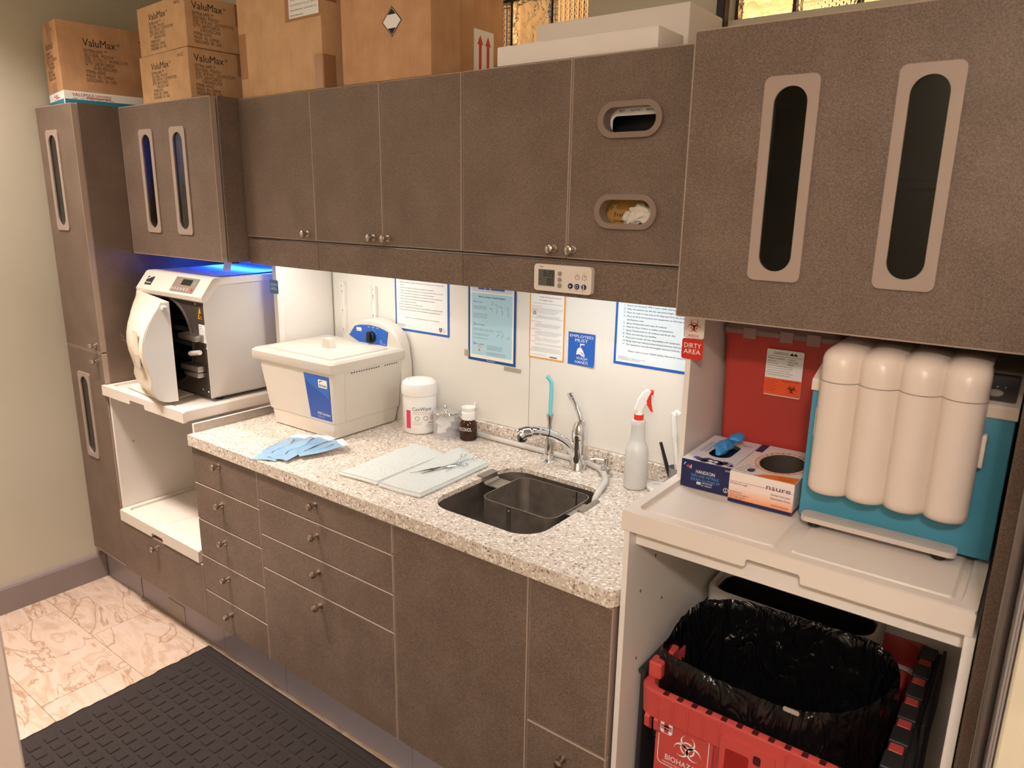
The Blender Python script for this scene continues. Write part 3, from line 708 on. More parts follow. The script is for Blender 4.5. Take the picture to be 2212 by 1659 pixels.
for xx in (.045, .065):
    obj('dial_icon', B().plate(circ(xx, .041, .0065, 20), [circ(xx, .041, .0058, 20)], .0003, FT_).plate(rect(xx - .0005, xx + .0005, .041, .0455), (), .0003, FT_), INK, t)
    txt(t, 'set' if xx < .05 else 'set timer', GREYINK, FT_, xx - .006, .051, .0022)
for xx, s_ in ((.026, '▶'), (.045, 'C'), (.065, '◐')):
    q = obj('button', B().plate(circ(xx, .018, .0068, 18), (), .0018, FT_), NAVY, t)
    if s_ == '▶': flat(q, [(xx - .002, .015), (xx + .003, .018), (xx - .002, .021)], WINK, FF(0, -.0171, 0), 'icon')
    elif s_ == 'C': obj('icon', B().plate(circ(xx, .018, .0038, 16), [circ(xx, .018, .0028, 16)], .0003, FF(0, -.0172, 0)), WINK, q)
    else: flat(q, [(xx - .0012, .0125), (xx + .0012, .0125), (xx + .0012, .0235), (xx - .0012, .0235)], WINK, FF(0, -.0171, 0), 'icon')
    txt(t, {'▶': 'start', 'C': 'recall', '◐': 'timer'}[s_], GREYINK, FT_, xx - .006, .0065, .0026)

YS = YW - .0068          # face of the splash panels
def sheet(name, label, cat, x0, x1, z0, z1, m, border=None, bw=.008, tilt=0, curl=0.0):
    t = thing(name, label, cat, ((x0 + x1) / 2, YS, z0))
    w_ = x1 - x0; h_ = z1 - z0
    obj('sheet', B().grid(lambda u, v: Vector((w_ * (u - .5), -.0012 - curl * max(0, .25 - v) ** 2 * 16 * (u ** 2), h_ * v)), 8, 12), border or m, t)
    if border: flat(t, rect(-w_ / 2 + bw, w_ / 2 - bw, bw, h_), m, FF(0, -.0012, 0), 'inner_field', .0002, .0004)
    return t, w_, h_
SF = FF(0, -.0022, 0)
t, w_, h_ = sheet('instruction_poster', 'white instruction poster with a blue border beside the slotted shelf standards', 'poster', .071, .343, 1.232, 1.47, PAPER, BLUE)
LN = ['1.  Ensure all necessary PPE is worn while cleaning instruments.', '2.  Before handling any dirty instruments you must put on the heavy utility\n     gloves.', '3.  Remove all trash from the tray and dispose of properly.', '4.  Remove all dirty instruments from the tray and rinse them in the sink.', '5.  Place all the dirty instruments in the ultra-Sonic cleaner.', '6.  After the cycle in the Ultra-Sonic is complete, rinse the instruments.', '7.  Scrub only the instruments that need additional cleaning\n     around grippers and joints.', '8.  Place instruments on a towel to dry.', '9.  Once dry, place the instruments in the sterilization pouches and seal.', '10. Place pouches in Sterilizer and run through the sterilization cycle.']
txt(t, '\n'.join(LN), GREYINK, SF, -.115, .190, .0040, .228, ls=1.75, name='print_lines')
txt(t, 'Please refer to your OSHA Safety Manual for more information.', GREYINK, SF, -.085, .050, .0042, .175, shear=.3, name='print_lines')
txt(t, 'The Dental Group\n1234 County Square Rd, Suite 100\nTel. (516) 555-0100', GREYINK, SF, -.122, .024, .0022, .07, ls=1.1, name='print_lines')
flat(t, [(.088, .03), (.088, .020), (.095, .013), (.102, .020), (.102, .03)], mat('crest_blue', rgb(70, 110, 120), .5), SF, 'crest'); flat(t, [(.092, .027), (.092, .021), (.095, .017), (.098, .021), (.098, .027)], ORANGE, FF(0, -.0026, 0), 'crest')
txt(t, 'THE\nDENTAL\nGROUP', GREYINK, SF, .105, .027, .0022, .018, ls=1.7, name='print_lines')
PNAVY = mat('poster_navy', rgb(28, 78, 134), .4)
t, w_, h_ = sheet('maintenance_poster', 'pale blue handpiece maintenance poster with a dark blue border, taped to the panel', 'poster', .432, .640, 1.168, 1.47, PAPER, PNAVY, .0095)
flat(t, rrect(-.088, .088, .022, .236, .004, 3), LBLUE, FF(0, -.0018, 0), 'pale_field'); flat(t, rrect(-.088, .088, .241, .30, .004, 3), mat('lilac_print', rgb(208, 214, 232), .5), FF(0, -.0018, 0), 'pale_field')
for a, b in ((-.058, -.03), (-.027, -.009), (-.004, .055)): flat(t, rect(a, b, .249, .266), mat('photo_blue', rgb(66, 96, 150), .4), SF, 'picture')
txt(t, 'How to maintain a dental handpiece', NAVY, SF, -.058, .222, .0058, .116, bold=.02, name='print_lines')
for n_, zz, s_ in (('1', .206, 'How to clean'), ('2', .128, 'How to lubricate'), ('3', .060, 'How to sterilize')):
    txt(t, n_, NAVY, SF, -.080, zz - .004, .010, name='print_lines'); txt(t, s_, INK, SF, -.073, zz - .002, .0042, bold=.02, name='print_lines')
for x, y, wd, nl in ((-.08, .190, .06, 3), (-.08, .165, .065, 4), (-.08, .112, .09, 2), (-.08, .095, .07, 2), (-.08, .08, .065, 1), (-.02, .058, .07, 4), (-.02, .034, .085, 3), (.02, .112, .03, 1)):
    txt(t, '\n'.join(['Use only the original cleaning oil for each part', 'and wipe the surface with a moist cloth until', 'no stains are left, then rinse well for 30 sec.', 'Repeat the procedure when it is required.'][:nl]), GREYINK, SF, x, y, .0026, wd, ls=1.15, name='print_lines')
for k, (x, y, a) in enumerate([(.0, .198, 60), (.026, .192, 110), (.046, .188, 120), (.07, .184, 80), (.004, .178, 110), (.02, .174, 60), (.046, .170, 80), (.07, .166, 70), (.022, .096, 20), (.044, .092, 50), (.066, .088, 30)]):
    obj('line_drawing', B().tube([(x, -.0021, y), (x + .012 * math.cos(math.radians(a)), -.0021, y + .012 * math.sin(math.radians(a))), (x + .016 * math.cos(math.radians(a + 30)), -.0021, y + .014 * math.sin(math.radians(a + 30)))], .0007, 5), GREYINK, t)
flat(t, [(-.058, .036), (-.047, .036), (-.0525, .046)], ORANGE, SF, 'warning_mark'); txt(t, 'Warning', RED, SF, -.06, .05, .0035, name='print_lines', bold=.02)
txt(t, 'www.nsknet.com', WINK, FF(0, -.0016, 0), -.02, .0035, .0042, .036, bold=.02, name='print_lines')
for a, b, c, d in ((-.122, -.100, .010, .032), (.055, .128, -.018, -.004)): flat(t, rect(a, b, c, d), CTAPE, FF(0, -.001, 0), 'clear_tape', .0003, .0001)
t, w_, h_ = sheet('instruction_sheet', 'printed instruction sheet with an orange border beside the hand-wash sign', 'poster', .6945, .831, 1.212, 1.46, PAPER, mat('print_amber', rgb(236, 160, 58), .45), .0045)
for z, s_, m_, h2, wd in ((.200, 'Amalgam Trap Maintenance Instructions', RED, .0040, .085), (.190, '3M  amalgam  (2) (!)', INK, .0034, .05), (.170, 'General Information:', ORANGE, .0032, .04), (.120, 'Before You Start:', ORANGE, .0032, .04), (.095, 'Required Items:', ORANGE, .0032, .04), (.072, 'Procedures:', ORANGE, .0032, .03), (.054, 'Notes:', ORANGE, .0032, .018)):
    txt(t, s_, m_, SF, -.06 if z < .185 else -.03, z, h2, wd, bold=.02, name='print_lines')
BODY = 'These amalgam traps must be emptied when the chamber is full and the trap changed.\nIt may be disposed of in the container using the recommended procedure for your\nlocality. Wear gloves, mask and protective eyewear during all of these steps.\nDo not use bleach or chlorine-based solutions to clean the suction line.\nReplace the cover and test the vacuum for a full minute before use.'
for x, y, wd, nl in ((-.06, .180, .118, 1), (-.06, .164, .12, 5), (-.04, .140, .09, 2), (-.06, .133, .12, 1), (-.045, .113, .10, 3), (-.045, .089, .105, 4), (-.045, .067, .10, 3), (-.045, .049, .105, 2), (-.055, .036, .11, 2), (-.06, .028, .12, 2), (-.06, .012, .06, 1)):
    txt(t, '\n'.join(BODY.split('\n')[:nl]), GREYINK, SF, x, y, .0023, wd, ls=1.2, name='print_lines')
obj('warning_mark', B().plate([(-.055, .144), (-.041, .144), (-.048, .157)], [[(-.0525, .1455), (-.0435, .1455), (-.048, .1545)]], .0003, SF), INK, t)
txt(t, '!', INK, SF, -.0485, .146, .006, name='warning_mark'); flat(t, rect(.015, .043, .008, .012), GREYINK, SF, 'barcode')
# hand-wash sign
t, w_, h_ = sheet('hand_wash_sign', 'blue sign reading employees must wash hands', 'sign', .8465, .944, 1.2115, 1.3145, BLUE, None, curl=.004)
txt(t, 'EMPLOYEES', WINK, SF, 0, .088, .0085, .086, 'CENTER', bold=.03, name='sign_lettering'); txt(t, 'MUST', WINK, SF, 0, .0745, .0095, .046, 'CENTER', bold=.03, name='sign_lettering')
txt(t, 'WASH', WINK, FF(0, -.0028, 0), .004, .0185, .0092, .040, 'CENTER', bold=.03, name='sign_lettering'); txt(t, 'HANDS', WINK, FF(0, -.0042, 0), .004, .0065, .0092, .047, 'CENTER', bold=.03, name='sign_lettering')
flat(t, [(-.004, .060), (-.001, .060), (-.001, .066), (.012, .066), (.012, .0695), (-.004, .0695)], WINK, SF, 'tap_pictogram')
flat(t, [(-.016, .044), (-.013, .052), (-.006, .0575), (.0, .057), (.004, .052), (.008, .046), (.013, .036), (.014, .031), (.009, .029), (.002, .031), (-.006, .036), (-.010, .035), (-.017, .033)], WINK, SF, 'hands_pictogram')
for k in range(3): flat(t, [(-.002 + .004 * k, .0435 - .001 * k), (-.0012 + .004 * k, .044 - .001 * k), (.0045 + .0035 * k, .0335), (.0037 + .0035 * k, .033)], BLUE, FF(0, -.0027, 0), 'hands_pictogram')
t, w_, h_ = sheet('procedure_poster', 'white operatory cleaning poster with a blue border behind the spray bottle', 'poster', 1.0105, 1.30, 1.2365, 1.47, mat('cool_paper', rgb(228, 240, 246), .55), BLUE)
LN = ['1.  Ensure all necessary PPE is worn while cleaning the operatory.', '2.  After the patient has left the operatory begin cleaning the area.', '3.  Place all trash on the tray to be disposed of in the proper bin.', '4.  Place all dirty instruments and equipment on the tray to be taken to the\n     sterilization area.', '5.  Spray Disinfectant and wipe all surfaces.', '6.  Mop the floor if there is visible contamination.', '7.  Spray Disinfectant on all surfaces and let air dry.', '8.  Place new barriers on handles.', '9.  Place new covers on new disposables and equipment.', '10. Bring new tray with pouched instruments for next patient.', '**  The operatory must be thoroughly cleaned routinely (mop floors etc.)']
txt(t, '\n'.join(LN), mat('slate_ink', rgb(60, 72, 92), .7), SF, -.117, .178, .0048, .247, ls=1.52, name='print_lines')
txt(t, 'Please refer to your OSHA Safety Manual for more information.', mat('slate_ink', rgb(60, 72, 92), .7), SF, -.098, .042, .0050, .22, shear=.3, name='print_lines')
txt(t, 'The Dental Group\n1234 County Square Rd, 100 Bellrose, NY 11000\nTel. (516) 555-0100  Fax. (516) 555-0101', GREYINK, SF, -.130, .024, .0026, .09, ls=1.1, name='print_lines')
# small area signs on the divider edges
def flag(name, label, x0, x1, y, z0, z1, m):
    t = thing(name, label, 'sign', ((x0 + x1) / 2, y, z0))
    flat(t, rrect(-(x1 - x0) / 2, (x1 - x0) / 2, 0, z1 - z0, .005, 4), m, FF(), 'sheet', .0008, 0); return t
t = flag('biohazard_sign', 'white biohazard area sign with a red symbol above the red sign', 1.398, 1.4465, .2625, 1.417, 1.4735, mat('sign_white', rgb(226, 214, 206), .4))
biohazard(t, RED, FF(0, -.0006, 0), 0, .027, .0165); txt(t, 'AREA', RED, FF(0, -.0008, 0), 0, .003, .0062, .026, 'CENTER', bold=.03, name='sign_lettering'); txt(t, 'BIOHAZARD', RED, FF(0, -.0008, 0), 0, .0455, .0055, .042, 'CENTER', bold=.03, name='sign_lettering')
t = flag('dirty_area_sign', 'red sign reading dirty area on the white divider edge', 1.3965, 1.4465, .2625, 1.369, 1.4155, RED)
txt(t, 'DIRTY', WINK, FF(0, -.0008, 0), 0, .0265, .0105, .040, 'CENTER', bold=.02, name='sign_lettering'); txt(t, 'AREA', WINK, FF(0, -.0008, 0), 0, .0125, .0105, .040, 'CENTER', bold=.02, name='sign_lettering')
t = flag('clean_area_sign', 'small blue sign reading clean area at the sterilizer bay divider', -.327, -.275, .3845, 1.358, 1.409, mat('print_steel_blue', rgb(64, 128, 170), .4))
txt(t, 'CLEAN', WINK, FF(0, -.0008, 0), 0, .030, .0095, .040, 'CENTER', bold=.02, name='sign_lettering'); txt(t, 'AREA', WINK, FF(0, -.0008, 0), 0, .014, .0095, .036, 'CENTER', bold=.02, name='sign_lettering')
# slotted shelf standards
for lab, x, z0, z1 in (('white slotted shelf standard nearer the bay divider', -.2235, .96, 1.388), ('white slotted shelf standard beside the blue-bordered poster', -.044, .96, 1.386)):
    t = thing('shelf_standard', lab, 'bracket', (x, YS, z0))
    obj('channel', B().box(-.017, .017, -.002, 0, 0, z1 - z0).box(.006, .017, -.012, -.002, 0, z1 - z0).box(-.017, -.013, -.006, -.002, 0, z1 - z0), mat('standard_white', rgb(236, 232, 226), .4), t)
    z = z1 - z0 - .014
    obj('screw_head', B().lathe([(0, 0), (.0055, 0), (.005, .001), (0, .0015)], FF(-.004, -.002, z), 10), NICKEL, t)
    zz = z - .028
    while zz > .02:
        obj('keyhole_slot', B().plate(circ(-.004, zz + .004, .0046, 12), (), .0004, FF(0, -.002, 0)).plate(rect(-.0062, -.0018, zz - .012, zz + .001), (), .0004, FF(0, -.002, 0)), BLACK, t); zz -= .076
# ================================================================ STERILIZER
STW = mat('sterilizer_shell', rgb(222, 214, 204), .38, bump=(400, .04)); STS = mat('sterilizer_side', rgb(206, 200, 194), .34)
t = thing('sterilizer', 'cream countertop sterilizer with its door ajar on the upper tray', 'sterilizer', (-.61, .14, .984))
X0, X1 = -.228, .230        # local: x left/right, y=0 front plane, z=0 base
HB = B()
cav = [(-.03 + .165 * math.cos(2 * math.pi * k / 40), .19 + .165 * math.sin(2 * math.pi * k / 40)) for k in range(40)]
obj('front_plate', B().plate(rect(X0 + .004, X1 - .004, .002, .375), [cav], .004, FF(0, .010, 0)), mat('front_plate_dark', rgb(74, 66, 60), .4), t)
obj('chamber', B().loft([[(x, .008, z) for x, z in cav], [(x * .98, .40, z) for x, z in cav]], cap0=False), mat('chamber_steel', rgb(58, 54, 52), .35, .6), t, True)
obj('chamber_gasket', B().tube([(x, .004, z) for x, z in cav], .006, 8, closed=True), mat('gasket', rgb(70, 62, 56), .5), t, True)
obj('side_shell', B().plate([(.002, .0), (.49, .0), (.49, .418), (.055, .418), (.002, .358)], (), .004, FR(X1 - .004, 0, 0)), STS, t)
obj('side_shell', B().plate([(.002, .0), (.49, .0), (.49, .418), (.055, .418), (.002, .358)], (), .004, FR(X0, 0, 0)), STS, t)
obj('back_shell', B().box(X0, X1, .486, .49, 0, .43), STS, t); obj('base_plate', B().box(X0, X1, .012, .485, 0, .004), STS, t)
hood = obj('hood', B().plate([(-.006, .358), (.004, .352), (.062, .414), (.492, .424), (.492, .440), (.050, .440), (.040, .436), (-.008, .374)], (), X1 - X0 + .012, FR(X0 - .006, 0, 0)), STW, t)
sv = Vector((0, .048, .062)).normalized()
HF = Matrix(((1, 0, 0, 0), (0, sv.y, -sv.z, -.008), (0, sv.z, sv.y, .374), (0, 0, 0, 1)))      # local frame on the sloping fascia
cp = flat(t, rrect(.008, .165, .010, .072, .003, 3), mat('panel_taupe', rgb(140, 128, 120), .35), HF, 'control_panel', .0015, .0002)
PF = HF @ FT(0, 0, .0018)
flat(cp, rrect(.062, .128, .040, .064, .002, 3), mat('lcd_dark', rgb(44, 48, 44), .2), PF, 'screen', .0008)
for k in range(6): obj('button', B().plate(circ(.018 + .021 * k, .022, .0062, 16), [circ(.018 + .021 * k, .022, .005, 16)], .0004, PF).plate(circ(.018 + .021 * k, .022, .004, 12), (), .0006, PF), mat('button_rim', rgb(190, 184, 176), .4), cp)
obj('button', B().plate(circ(.151, .024, .0062, 16), (), .0008, PF), RED, cp); obj('button', B().plate(circ(.151, .050, .0065, 16), [circ(.151, .050, .004, 16)], .0008, PF), mat('button_teal', rgb(140, 190, 184), .4), cp)
for x, y in ((.03, .052), (.042, .062), (.048, .050), (.036, .043)): flat(cp, [(x, y), (x + .005, y - .003), (x + .005, y + .003)], mat('button_rim', rgb(190, 184, 176), .4), PF, 'icon')
flat(hood, rrect(-.190, -.142, .020, .058, .003, 3), mat('badge_dark', rgb(58, 56, 58), .3), HF, 'badge', .0012, .0002)
txt(hood, 'MIDMARK', WINK, HF @ FT(0, 0, .0014), -.186, .0265, .0062, .040, name='badge_lettering')
flat(hood, [(-.190, .045), (-.18, .045), (-.165, .053), (-.15, .057), (-.155, .058), (-.172, .0575)], STW, HF @ FT(0, 0, .0013), 'badge_swoosh')
flat(t, [(.178, .292), (.206, .292), (.192, .336)], mat('hazard_amber', rgb(240, 168, 40), .4), FF(0, .006, 0), 'hazard_label', .0004, .0002)
txt(t, '♨', INK, FF(0, .0055, 0), .186, .297, .014, name='hazard_print'); flat(t, rect(.185, .199, .296, .299), INK, FF(0, .0055, 0), 'hazard_print')
for k in range(3): obj('hazard_print', B().tube([(.188 + .004 * k, .0052, .302), (.1895 + .004 * k, .0052, .307), (.1875 + .004 * k, .0052, .313)], .0006, 5), INK, t)
flat(t, rect(.178, .218, .205, .272), PAPER, FF(0, .006, 0), 'caution_label', .0004, .0002); txt(t, 'CAUTION\n1 Open door\n2 Remove the tray\nusing the tray tool\n3 Allow the items to\ncool before use and\nkeep the seal clean', INK, FF(0, .0055, 0), .180, .263, .0042, .036, ls=1.2, name='caution_print')
# racks and trays seen through the opening
for z, d in ((.262, .0), (.215, .01), (.16, .004), (.105, .01), (.06, .0)):
    obj('instrument_tray', B().box(-.145 + .02 * abs(z - .19) * 4, .085 - .02 * abs(z - .19) * 4, .05 + d, .36, z, z + .003).box(-.13, .07, .05 + d, .053 + d, z, z + .018), mat('tray_dark_steel', rgb(96, 92, 90), .3, .9), t)
for z in (.212, .098):
    obj('tray_handle', B().box(.085, .205, -.028, .02, z, z + .022, .003, 2), STEEL, t, True)
obj('tray_handle', B().box(.110, .205, -.030, .016, .078, .096, .003, 2), STEEL, t, True)
obj('latch_pin', B().tube([(.150, -.02, .163), (.215, -.02, .175)], .009, 10), STW, t, True)
for x, z in ((.165, .345), (.168, .025), (.218, .185), (.205, .02)): obj('screw_head', B().lathe([(0, 0), (.004, 0), (.003, .0015), (0, .002)], FF(x, .006, z), 10), NICKEL, t)
for x, y in ((X0 + .03, .05), (X1 - .03, .05), (X0 + .03, .45), (X1 - .03, .45)): obj('foot', B().lathe([(0, 0), (.014, 0), (.014, -.0148), (0, -.0148)], FT(x, y, 0), 14), BLACK, t)
# the door: bulging front, hinged at the far side, about 13 degrees open
DM = FT(-.226, .002, 0) @ RZ(-13)
prof = [(.000, .030), (.004, .050), (.014, .068), (.03, .080), (.055, .088), (.085, .083), (.115, .090), (.15, .100), (.185, .104), (.22, .100), (.255, .090), (.29, .074), (.32, .055), (.345, .036), (.362, .028)]
def door_loop(x, k): return [(x, -.002, .362), (x, -.002, .0)] + [(x, -.004 - d * k, z) for z, d in prof]
L_ = .405
dr = obj('door', B().loft([door_loop(L_ * u, k) for u, k in ((0, .30), (.03, .42), (.10, .62), (.25, .82), (.45, .93), (.65, .98), (.85, 1.0), (1.0, 1.0))], DM), mat('door_shell', rgb(230, 218, 200), .36), t, True, ang=30)
obj('side_cheek', B().plate([(-.004, .002), (-.004, .360)] + [(-.006 - d * .93, z) for z, d in reversed(prof)], (), .002, DM @ FR(L_, 0, 0)), mat('door_cheek', rgb(222, 220, 218), .4), dr, True)
LV = DM @ FF(.315, -.106, 0)
obj('latch_recess', B().plate(rect(-.012, .052, .13, .17), (), .003, LV), mat('latch_grey', rgb(196, 188, 178), .4), dr); obj('latch_lever', B().plate(rrect(-.005, .045, .172, .262, .003, 2), (), .0035, LV), mat('door_shell', rgb(230, 218, 200), .36), dr)
txt(dr, 'M11 UltraClave\nAutomatic Sterilizer', GREYINK, DM @ FF(0, -.104, 0), .085, .205, .007, .075, ls=1.3, name='model_lettering')
obj('door_hook', B().plate([(0, 0), (.03, .0), (.05, .012), (.028, .014), (0, .012)], (), .012, DM @ FF(L_ - .01, -.02, .338)), STW, dr)
BTINT = mat('blue_light_tint', rgb(186, 200, 222), .6)
o = obj('blue_light_sheet', B().grid(lambda u, v: Vector((-.79 + .385 * u, .215 + .36 * v, 1.4262 + .004 * (1 + math.sin(5 * u + 3 * v)) * v)), 16, 12), BTINT, None, True); tag(o, 'added pale blue sheet standing for blue light on the sterilizer top', 'sheet')  # added sheet: its pale blue stands for blue light on the machine's top
o = obj('paper_tag', B().grid(lambda u, v: Vector((-.500, .300, 1.4345)) + R_ * (.030 * u + .010 * v) + Vector((0, 0, .040 * v)), 4, 6), PAPER, None, True); tag(o, 'small white tag standing on the sterilizer top', 'tag')
TWL = mat('terry_towel', rgb(216, 221, 218), .95, noise=(240, .1), bump=(420, .9))
o = obj('folded_cloth', B().grid(lambda u, v: Vector((-.82 + .30 * u, .045 + .125 * v - .02 * u, .9765 + .003 * math.sin(9 * u + 4 * v) * math.sin(3 * v))), 16, 10, thick=.004), mat('cream_cloth', rgb(232, 222, 200), .95, bump=(300, .6)), None, True); tag(o, 'folded cream cloth under the sterilizer door', 'cloth')

# ================================================================ ULTRASONIC CLEANER
t = thing('ultrasonic_cleaner', 'cream ultrasonic cleaner with a blue label and a dial console on the worktop', 'ultrasonic cleaner', (-.03, .43, .9005), 1)
def rl(hw0, hw1, y0, y1, z, r=.014): return [(x, y, z) for x, y in rrect(hw0, hw1, y0, y1, r, 4)]
obj('foot_base', B().loft([rl(-.160, .175, -.155, .140, .004), rl(-.172, .183, -.158, .148, .058)]), BEIGE, t, True)
body = obj('tank_body', B().loft([rl(-.178, .186, -.160, .150, .058), rl(-.181, .188, -.161, .151, .062), rl(-.222, .192, -.166, .165, .236)]), BEIGE, t, True)
obj('rim', B().loft([rl(-.244, .194, -.174, .176, .236), rl(-.250, .196, -.178, .178, .242), rl(-.249, .196, -.178, .178, .268), rl(-.240, .190, -.170, .172, .276)]), BEIGE, t, True)
lid = obj('lid', B().loft([rl(-.205, .165, -.148, .120, .276, .01), rl(-.203, .163, -.146, .118, .2815, .01), rl(-.165, .13, -.115, .09, .2815, .02), rl(-.160, .125, -.110, .085, .2785, .02)]), mat('lid_cream', rgb(212, 204, 190), .42), t, True)
obj('lid_handle', B().plate([(-.026, 0), (.020, 0), (.013, .034), (-.020, .034)], (), .028, FF(-.01, .006, .2785)), mat('lid_cream', rgb(212, 204, 190), .42), lid)
con = [(-.165, .0), (.200, .0), (.200, .13), (.196, .22), (.186, .285), (.168, .325), (.13, .352), (.08, .368), (.03, .371), (-.02, .362), (-.065, .342), (-.105, .312), (-.140, .276), (-.162, .262)]
obj('console', B().loft([[(x, .205, z) for x, z in con], [(x, .168, z) for x, z in con], [(x * .985, .160, z * .99) for x, z in con], [(x * .96, .155, z * .975) for x, z in con]]), BEIGE, t, True)
CF = FF(0, .1545, 0)
dl = flat(t, [(-.085, .297), (-.052, .335), (-.02, .343), (.03, .347), (.08, .343), (.128, .330), (.118, .278), (.07, .269), (.02, .268), (-.03, .276)], BLUE, CF, 'dial_plate', .0015, .0)
DF = CF @ FT(0, 0, .0017)
dk = obj('dial_knob', B().lathe([(0, 0), (.020, 0), (.019, .010), (.016, .013), (0, .014)], DF @ FT(.043, .304, 0), 24).box(-.0085, .0085, -.019, .019, .006, .024, .002, 2, DF @ FT(.043, .304, 0) @ RZ(-5)), BLACK, dl, True)
for k in range(13):
    a = math.radians(75 - 22 * k); a2 = Vector((math.cos(a), math.sin(a)))
    flat(dl, [(.043 + .0255 * a2.x - .0006, .304 + .0255 * a2.y), (.043 + .0255 * a2.x + .0006, .304 + .0255 * a2.y), (.043 + .031 * a2.x + .0006, .304 + .031 * a2.y), (.043 + .031 * a2.x - .0006, .304 + .031 * a2.y)], WINK, DF, 'tick_mark')
txt(dl, 'OFF     MIN     ON', WINK, DF, .020, .337, .0045, .058, name='dial_lettering'); txt(dl, 'M250\nSoniclean\nUltrasonic Cleaner', WINK, DF, .085, .292, .0035, .030, ls=1.1, name='dial_lettering')
flat(dl, rrect(-.042, -.014, .318, .332, .003, 3), WINK, DF, 'badge'); txt(dl, 'MIDMARK', NAVY, DF @ FT(0, 0, .0004), -.039, .321, .0032, .022, name='badge_lettering')
slope = math.degrees(math.atan2(.004, .174))
LF = FF(0, -.1581, 0) @ RX(1.93)
lb = flat(t, [(.060, .066), (.171, .066), (.168, .222), (.038, .222)], mat('label_blue', rgb(40, 84, 170), .35), LF, 'label', .0008, .0012)
LG = LF @ FT(0, 0, .0022)
flat(lb, [(.043, .20), (.167, .145), (.168, .205), (.167, .2205), (.040, .2205)], mat('label_mid_blue', rgb(52, 106, 194), .35), LG, 'mid_blue_field', .0001)  # mid blue field across the upper part of the label
flat(lb, rrect(.113, .159, .181, .210, .004, 3), PAPER, LG, 'badge', .0003); txt(lb, 'MIDMARK', NAVY, LG @ FT(0, 0, .0005), .116, .1845, .0085, .040, name='badge_lettering')
flat(lb, [(.120, .196), (.127, .204), (.142, .2075), (.128, .2065), (.121, .203)], NAVY, LG @ FT(0, 0, .0004), 'badge_swoosh')
txt(lb, 'M250 Soniclean', WINK, LG, .099, .083, .0095, .066, bold=.02, name='label_lettering'); txt(lb, 'Ultrasonic Cleaner', WINK, LG, .101, .074, .004, .034, name='label_lettering')
for k in range(18): obj('vent_slot', B().box(0, .002, .0, .005, 0, .003, M=FT(.1915, -.088 + .0115 * k + (.02 if k > 11 else 0), .2265)), DARK, t)
for k, (y, z0, z1) in enumerate(((-.118, .062, .232),)): obj('side_rib', B().box(.1865, .1925, y, y + .004, z0, z1), BEIGE, t)

# ================================================================ STERILE POUCHES
FILM = mat('blue_film', rgb(140, 190, 226), .12, alpha=.72, spec=.7); KPAP = mat('pouch_paper', rgb(226, 232, 238), .6)
def pouch(label, p, rz, L, W, seed, lift):
    t = thing('sterile_pouch', label, 'pouch', p, rz); rnd = random.Random(seed); a, b, c = rnd.uniform(4, 7), rnd.uniform(0, 6), rnd.uniform(5, 9)
    f = lambda u, v: Vector((L * (u - .5), W * (v - .5), .0015 + lift * u + .005 * (math.sin(a * u + b) * .5 + .5) + .002 * math.sin(c * v + b * u)))
    obj('paper_back', B().grid(f, 22, 8), KPAP, t, True)
    obj('blue_film', B().grid(lambda u, v: f(u * .86, v) + Vector((0, 0, .0016 + .005 * math.sin(math.pi * v) * math.sin(math.pi * u))), 22, 8), FILM, t, True)
    pts = [f(.15 + .6 * k / 8, .45 + .1 * math.sin(k)) + Vector((0, 0, .0042)) for k in range(9)]
    obj('instrument', B().tube(pts, .0022, 6), STEEL, t, True)
    txt(t, '04 21 25  04 10 25', NAVY, FT(), -L * .36, W * .28, .006, L * .5, name='hand_lettering', off=.0165 + lift * .35); return t
pouch('blue sterile pouch lying lengthwise to the worktop edge', (.088, .118, .9005), 112, .25, .085, 2, .004)
pouch('blue sterile pouch half under the ultrasonic cleaner corner', (.150, .140, .908), 100, .235, .085, 5, .008)
pouch('short torn blue pouch at the outer side of the pile', (.218, .165, .9085), 70, .165, .07, 9, .010)

# ================================================================ CANISTER, JAR, BOTTLE
def facing(x, y): return math.degrees(math.atan2(CAM.y - y, CAM.x - x)) + 90      # turns local -Y toward the camera
px, py = .288, .549
t = thing('wipes_canister', 'white disinfectant wipes canister with a pink label stripe', 'canister', (px, py, .9005), facing(px, py) + 12)
WPL = mat('white_gloss_plastic', rgb(240, 238, 234), .3)
obj('canister_body', B().lathe([(0, 0), (.054, 0), (.059, .004), (.060, .010), (.060, .130), (.058, .136), (.0, .137)], None, 40), WPL, t, True)
def wrap(parent, name, m, r, a0, a1, z0, z1): return obj(name, B().lathe([(r, z0), (r + .0004, z0), (r + .0004, z1), (r, z1), (r, z0)], RZ(-90), 20, a0, a1), m, parent, True)
wrap(t, 'label', PAPER, .0602, -65, 62, .022, .118); wrap(t, 'pink_stripe', mat('print_pink', rgb(232, 66, 110), .4), .0606, -62, -44, .022, .088)
CY = Matrix(((1, 0, 0, 0), (0, 0, -1, 0), (0, 1, 0, 0), (0, 0, 0, 1)))
txt(t, 'CaviWipes', INK, CY, -.040, .088, .0125, .070, cyl=.0608, bold=.02, name='brand_lettering')
txt(t, 'DISINFECTING TOWELETTES', GREYINK, CY, -.039, .080, .0032, .05, cyl=.0608, name='label_lettering'); txt(t, 'Virucidal - Bactericidal - Fungicidal - Tuberculocidal', RED, CY, -.039, .0745, .0026, .066, cyl=.0608, name='label_lettering')
for k, xx in enumerate((-.022, .008, .034)):
    n = 20; ring = [(xx + .0075 * math.cos(2 * math.pi * i / n), .060 + .0075 * math.sin(2 * math.pi * i / n)) for i in range(n)]
    obj('label_icon', B().tube([(.0612 * math.sin(x / .0608), -.0612 * math.cos(x / .0608), z) for x, z in ring], .0006, 5, closed=True), RED if k == 2 else INK, t)
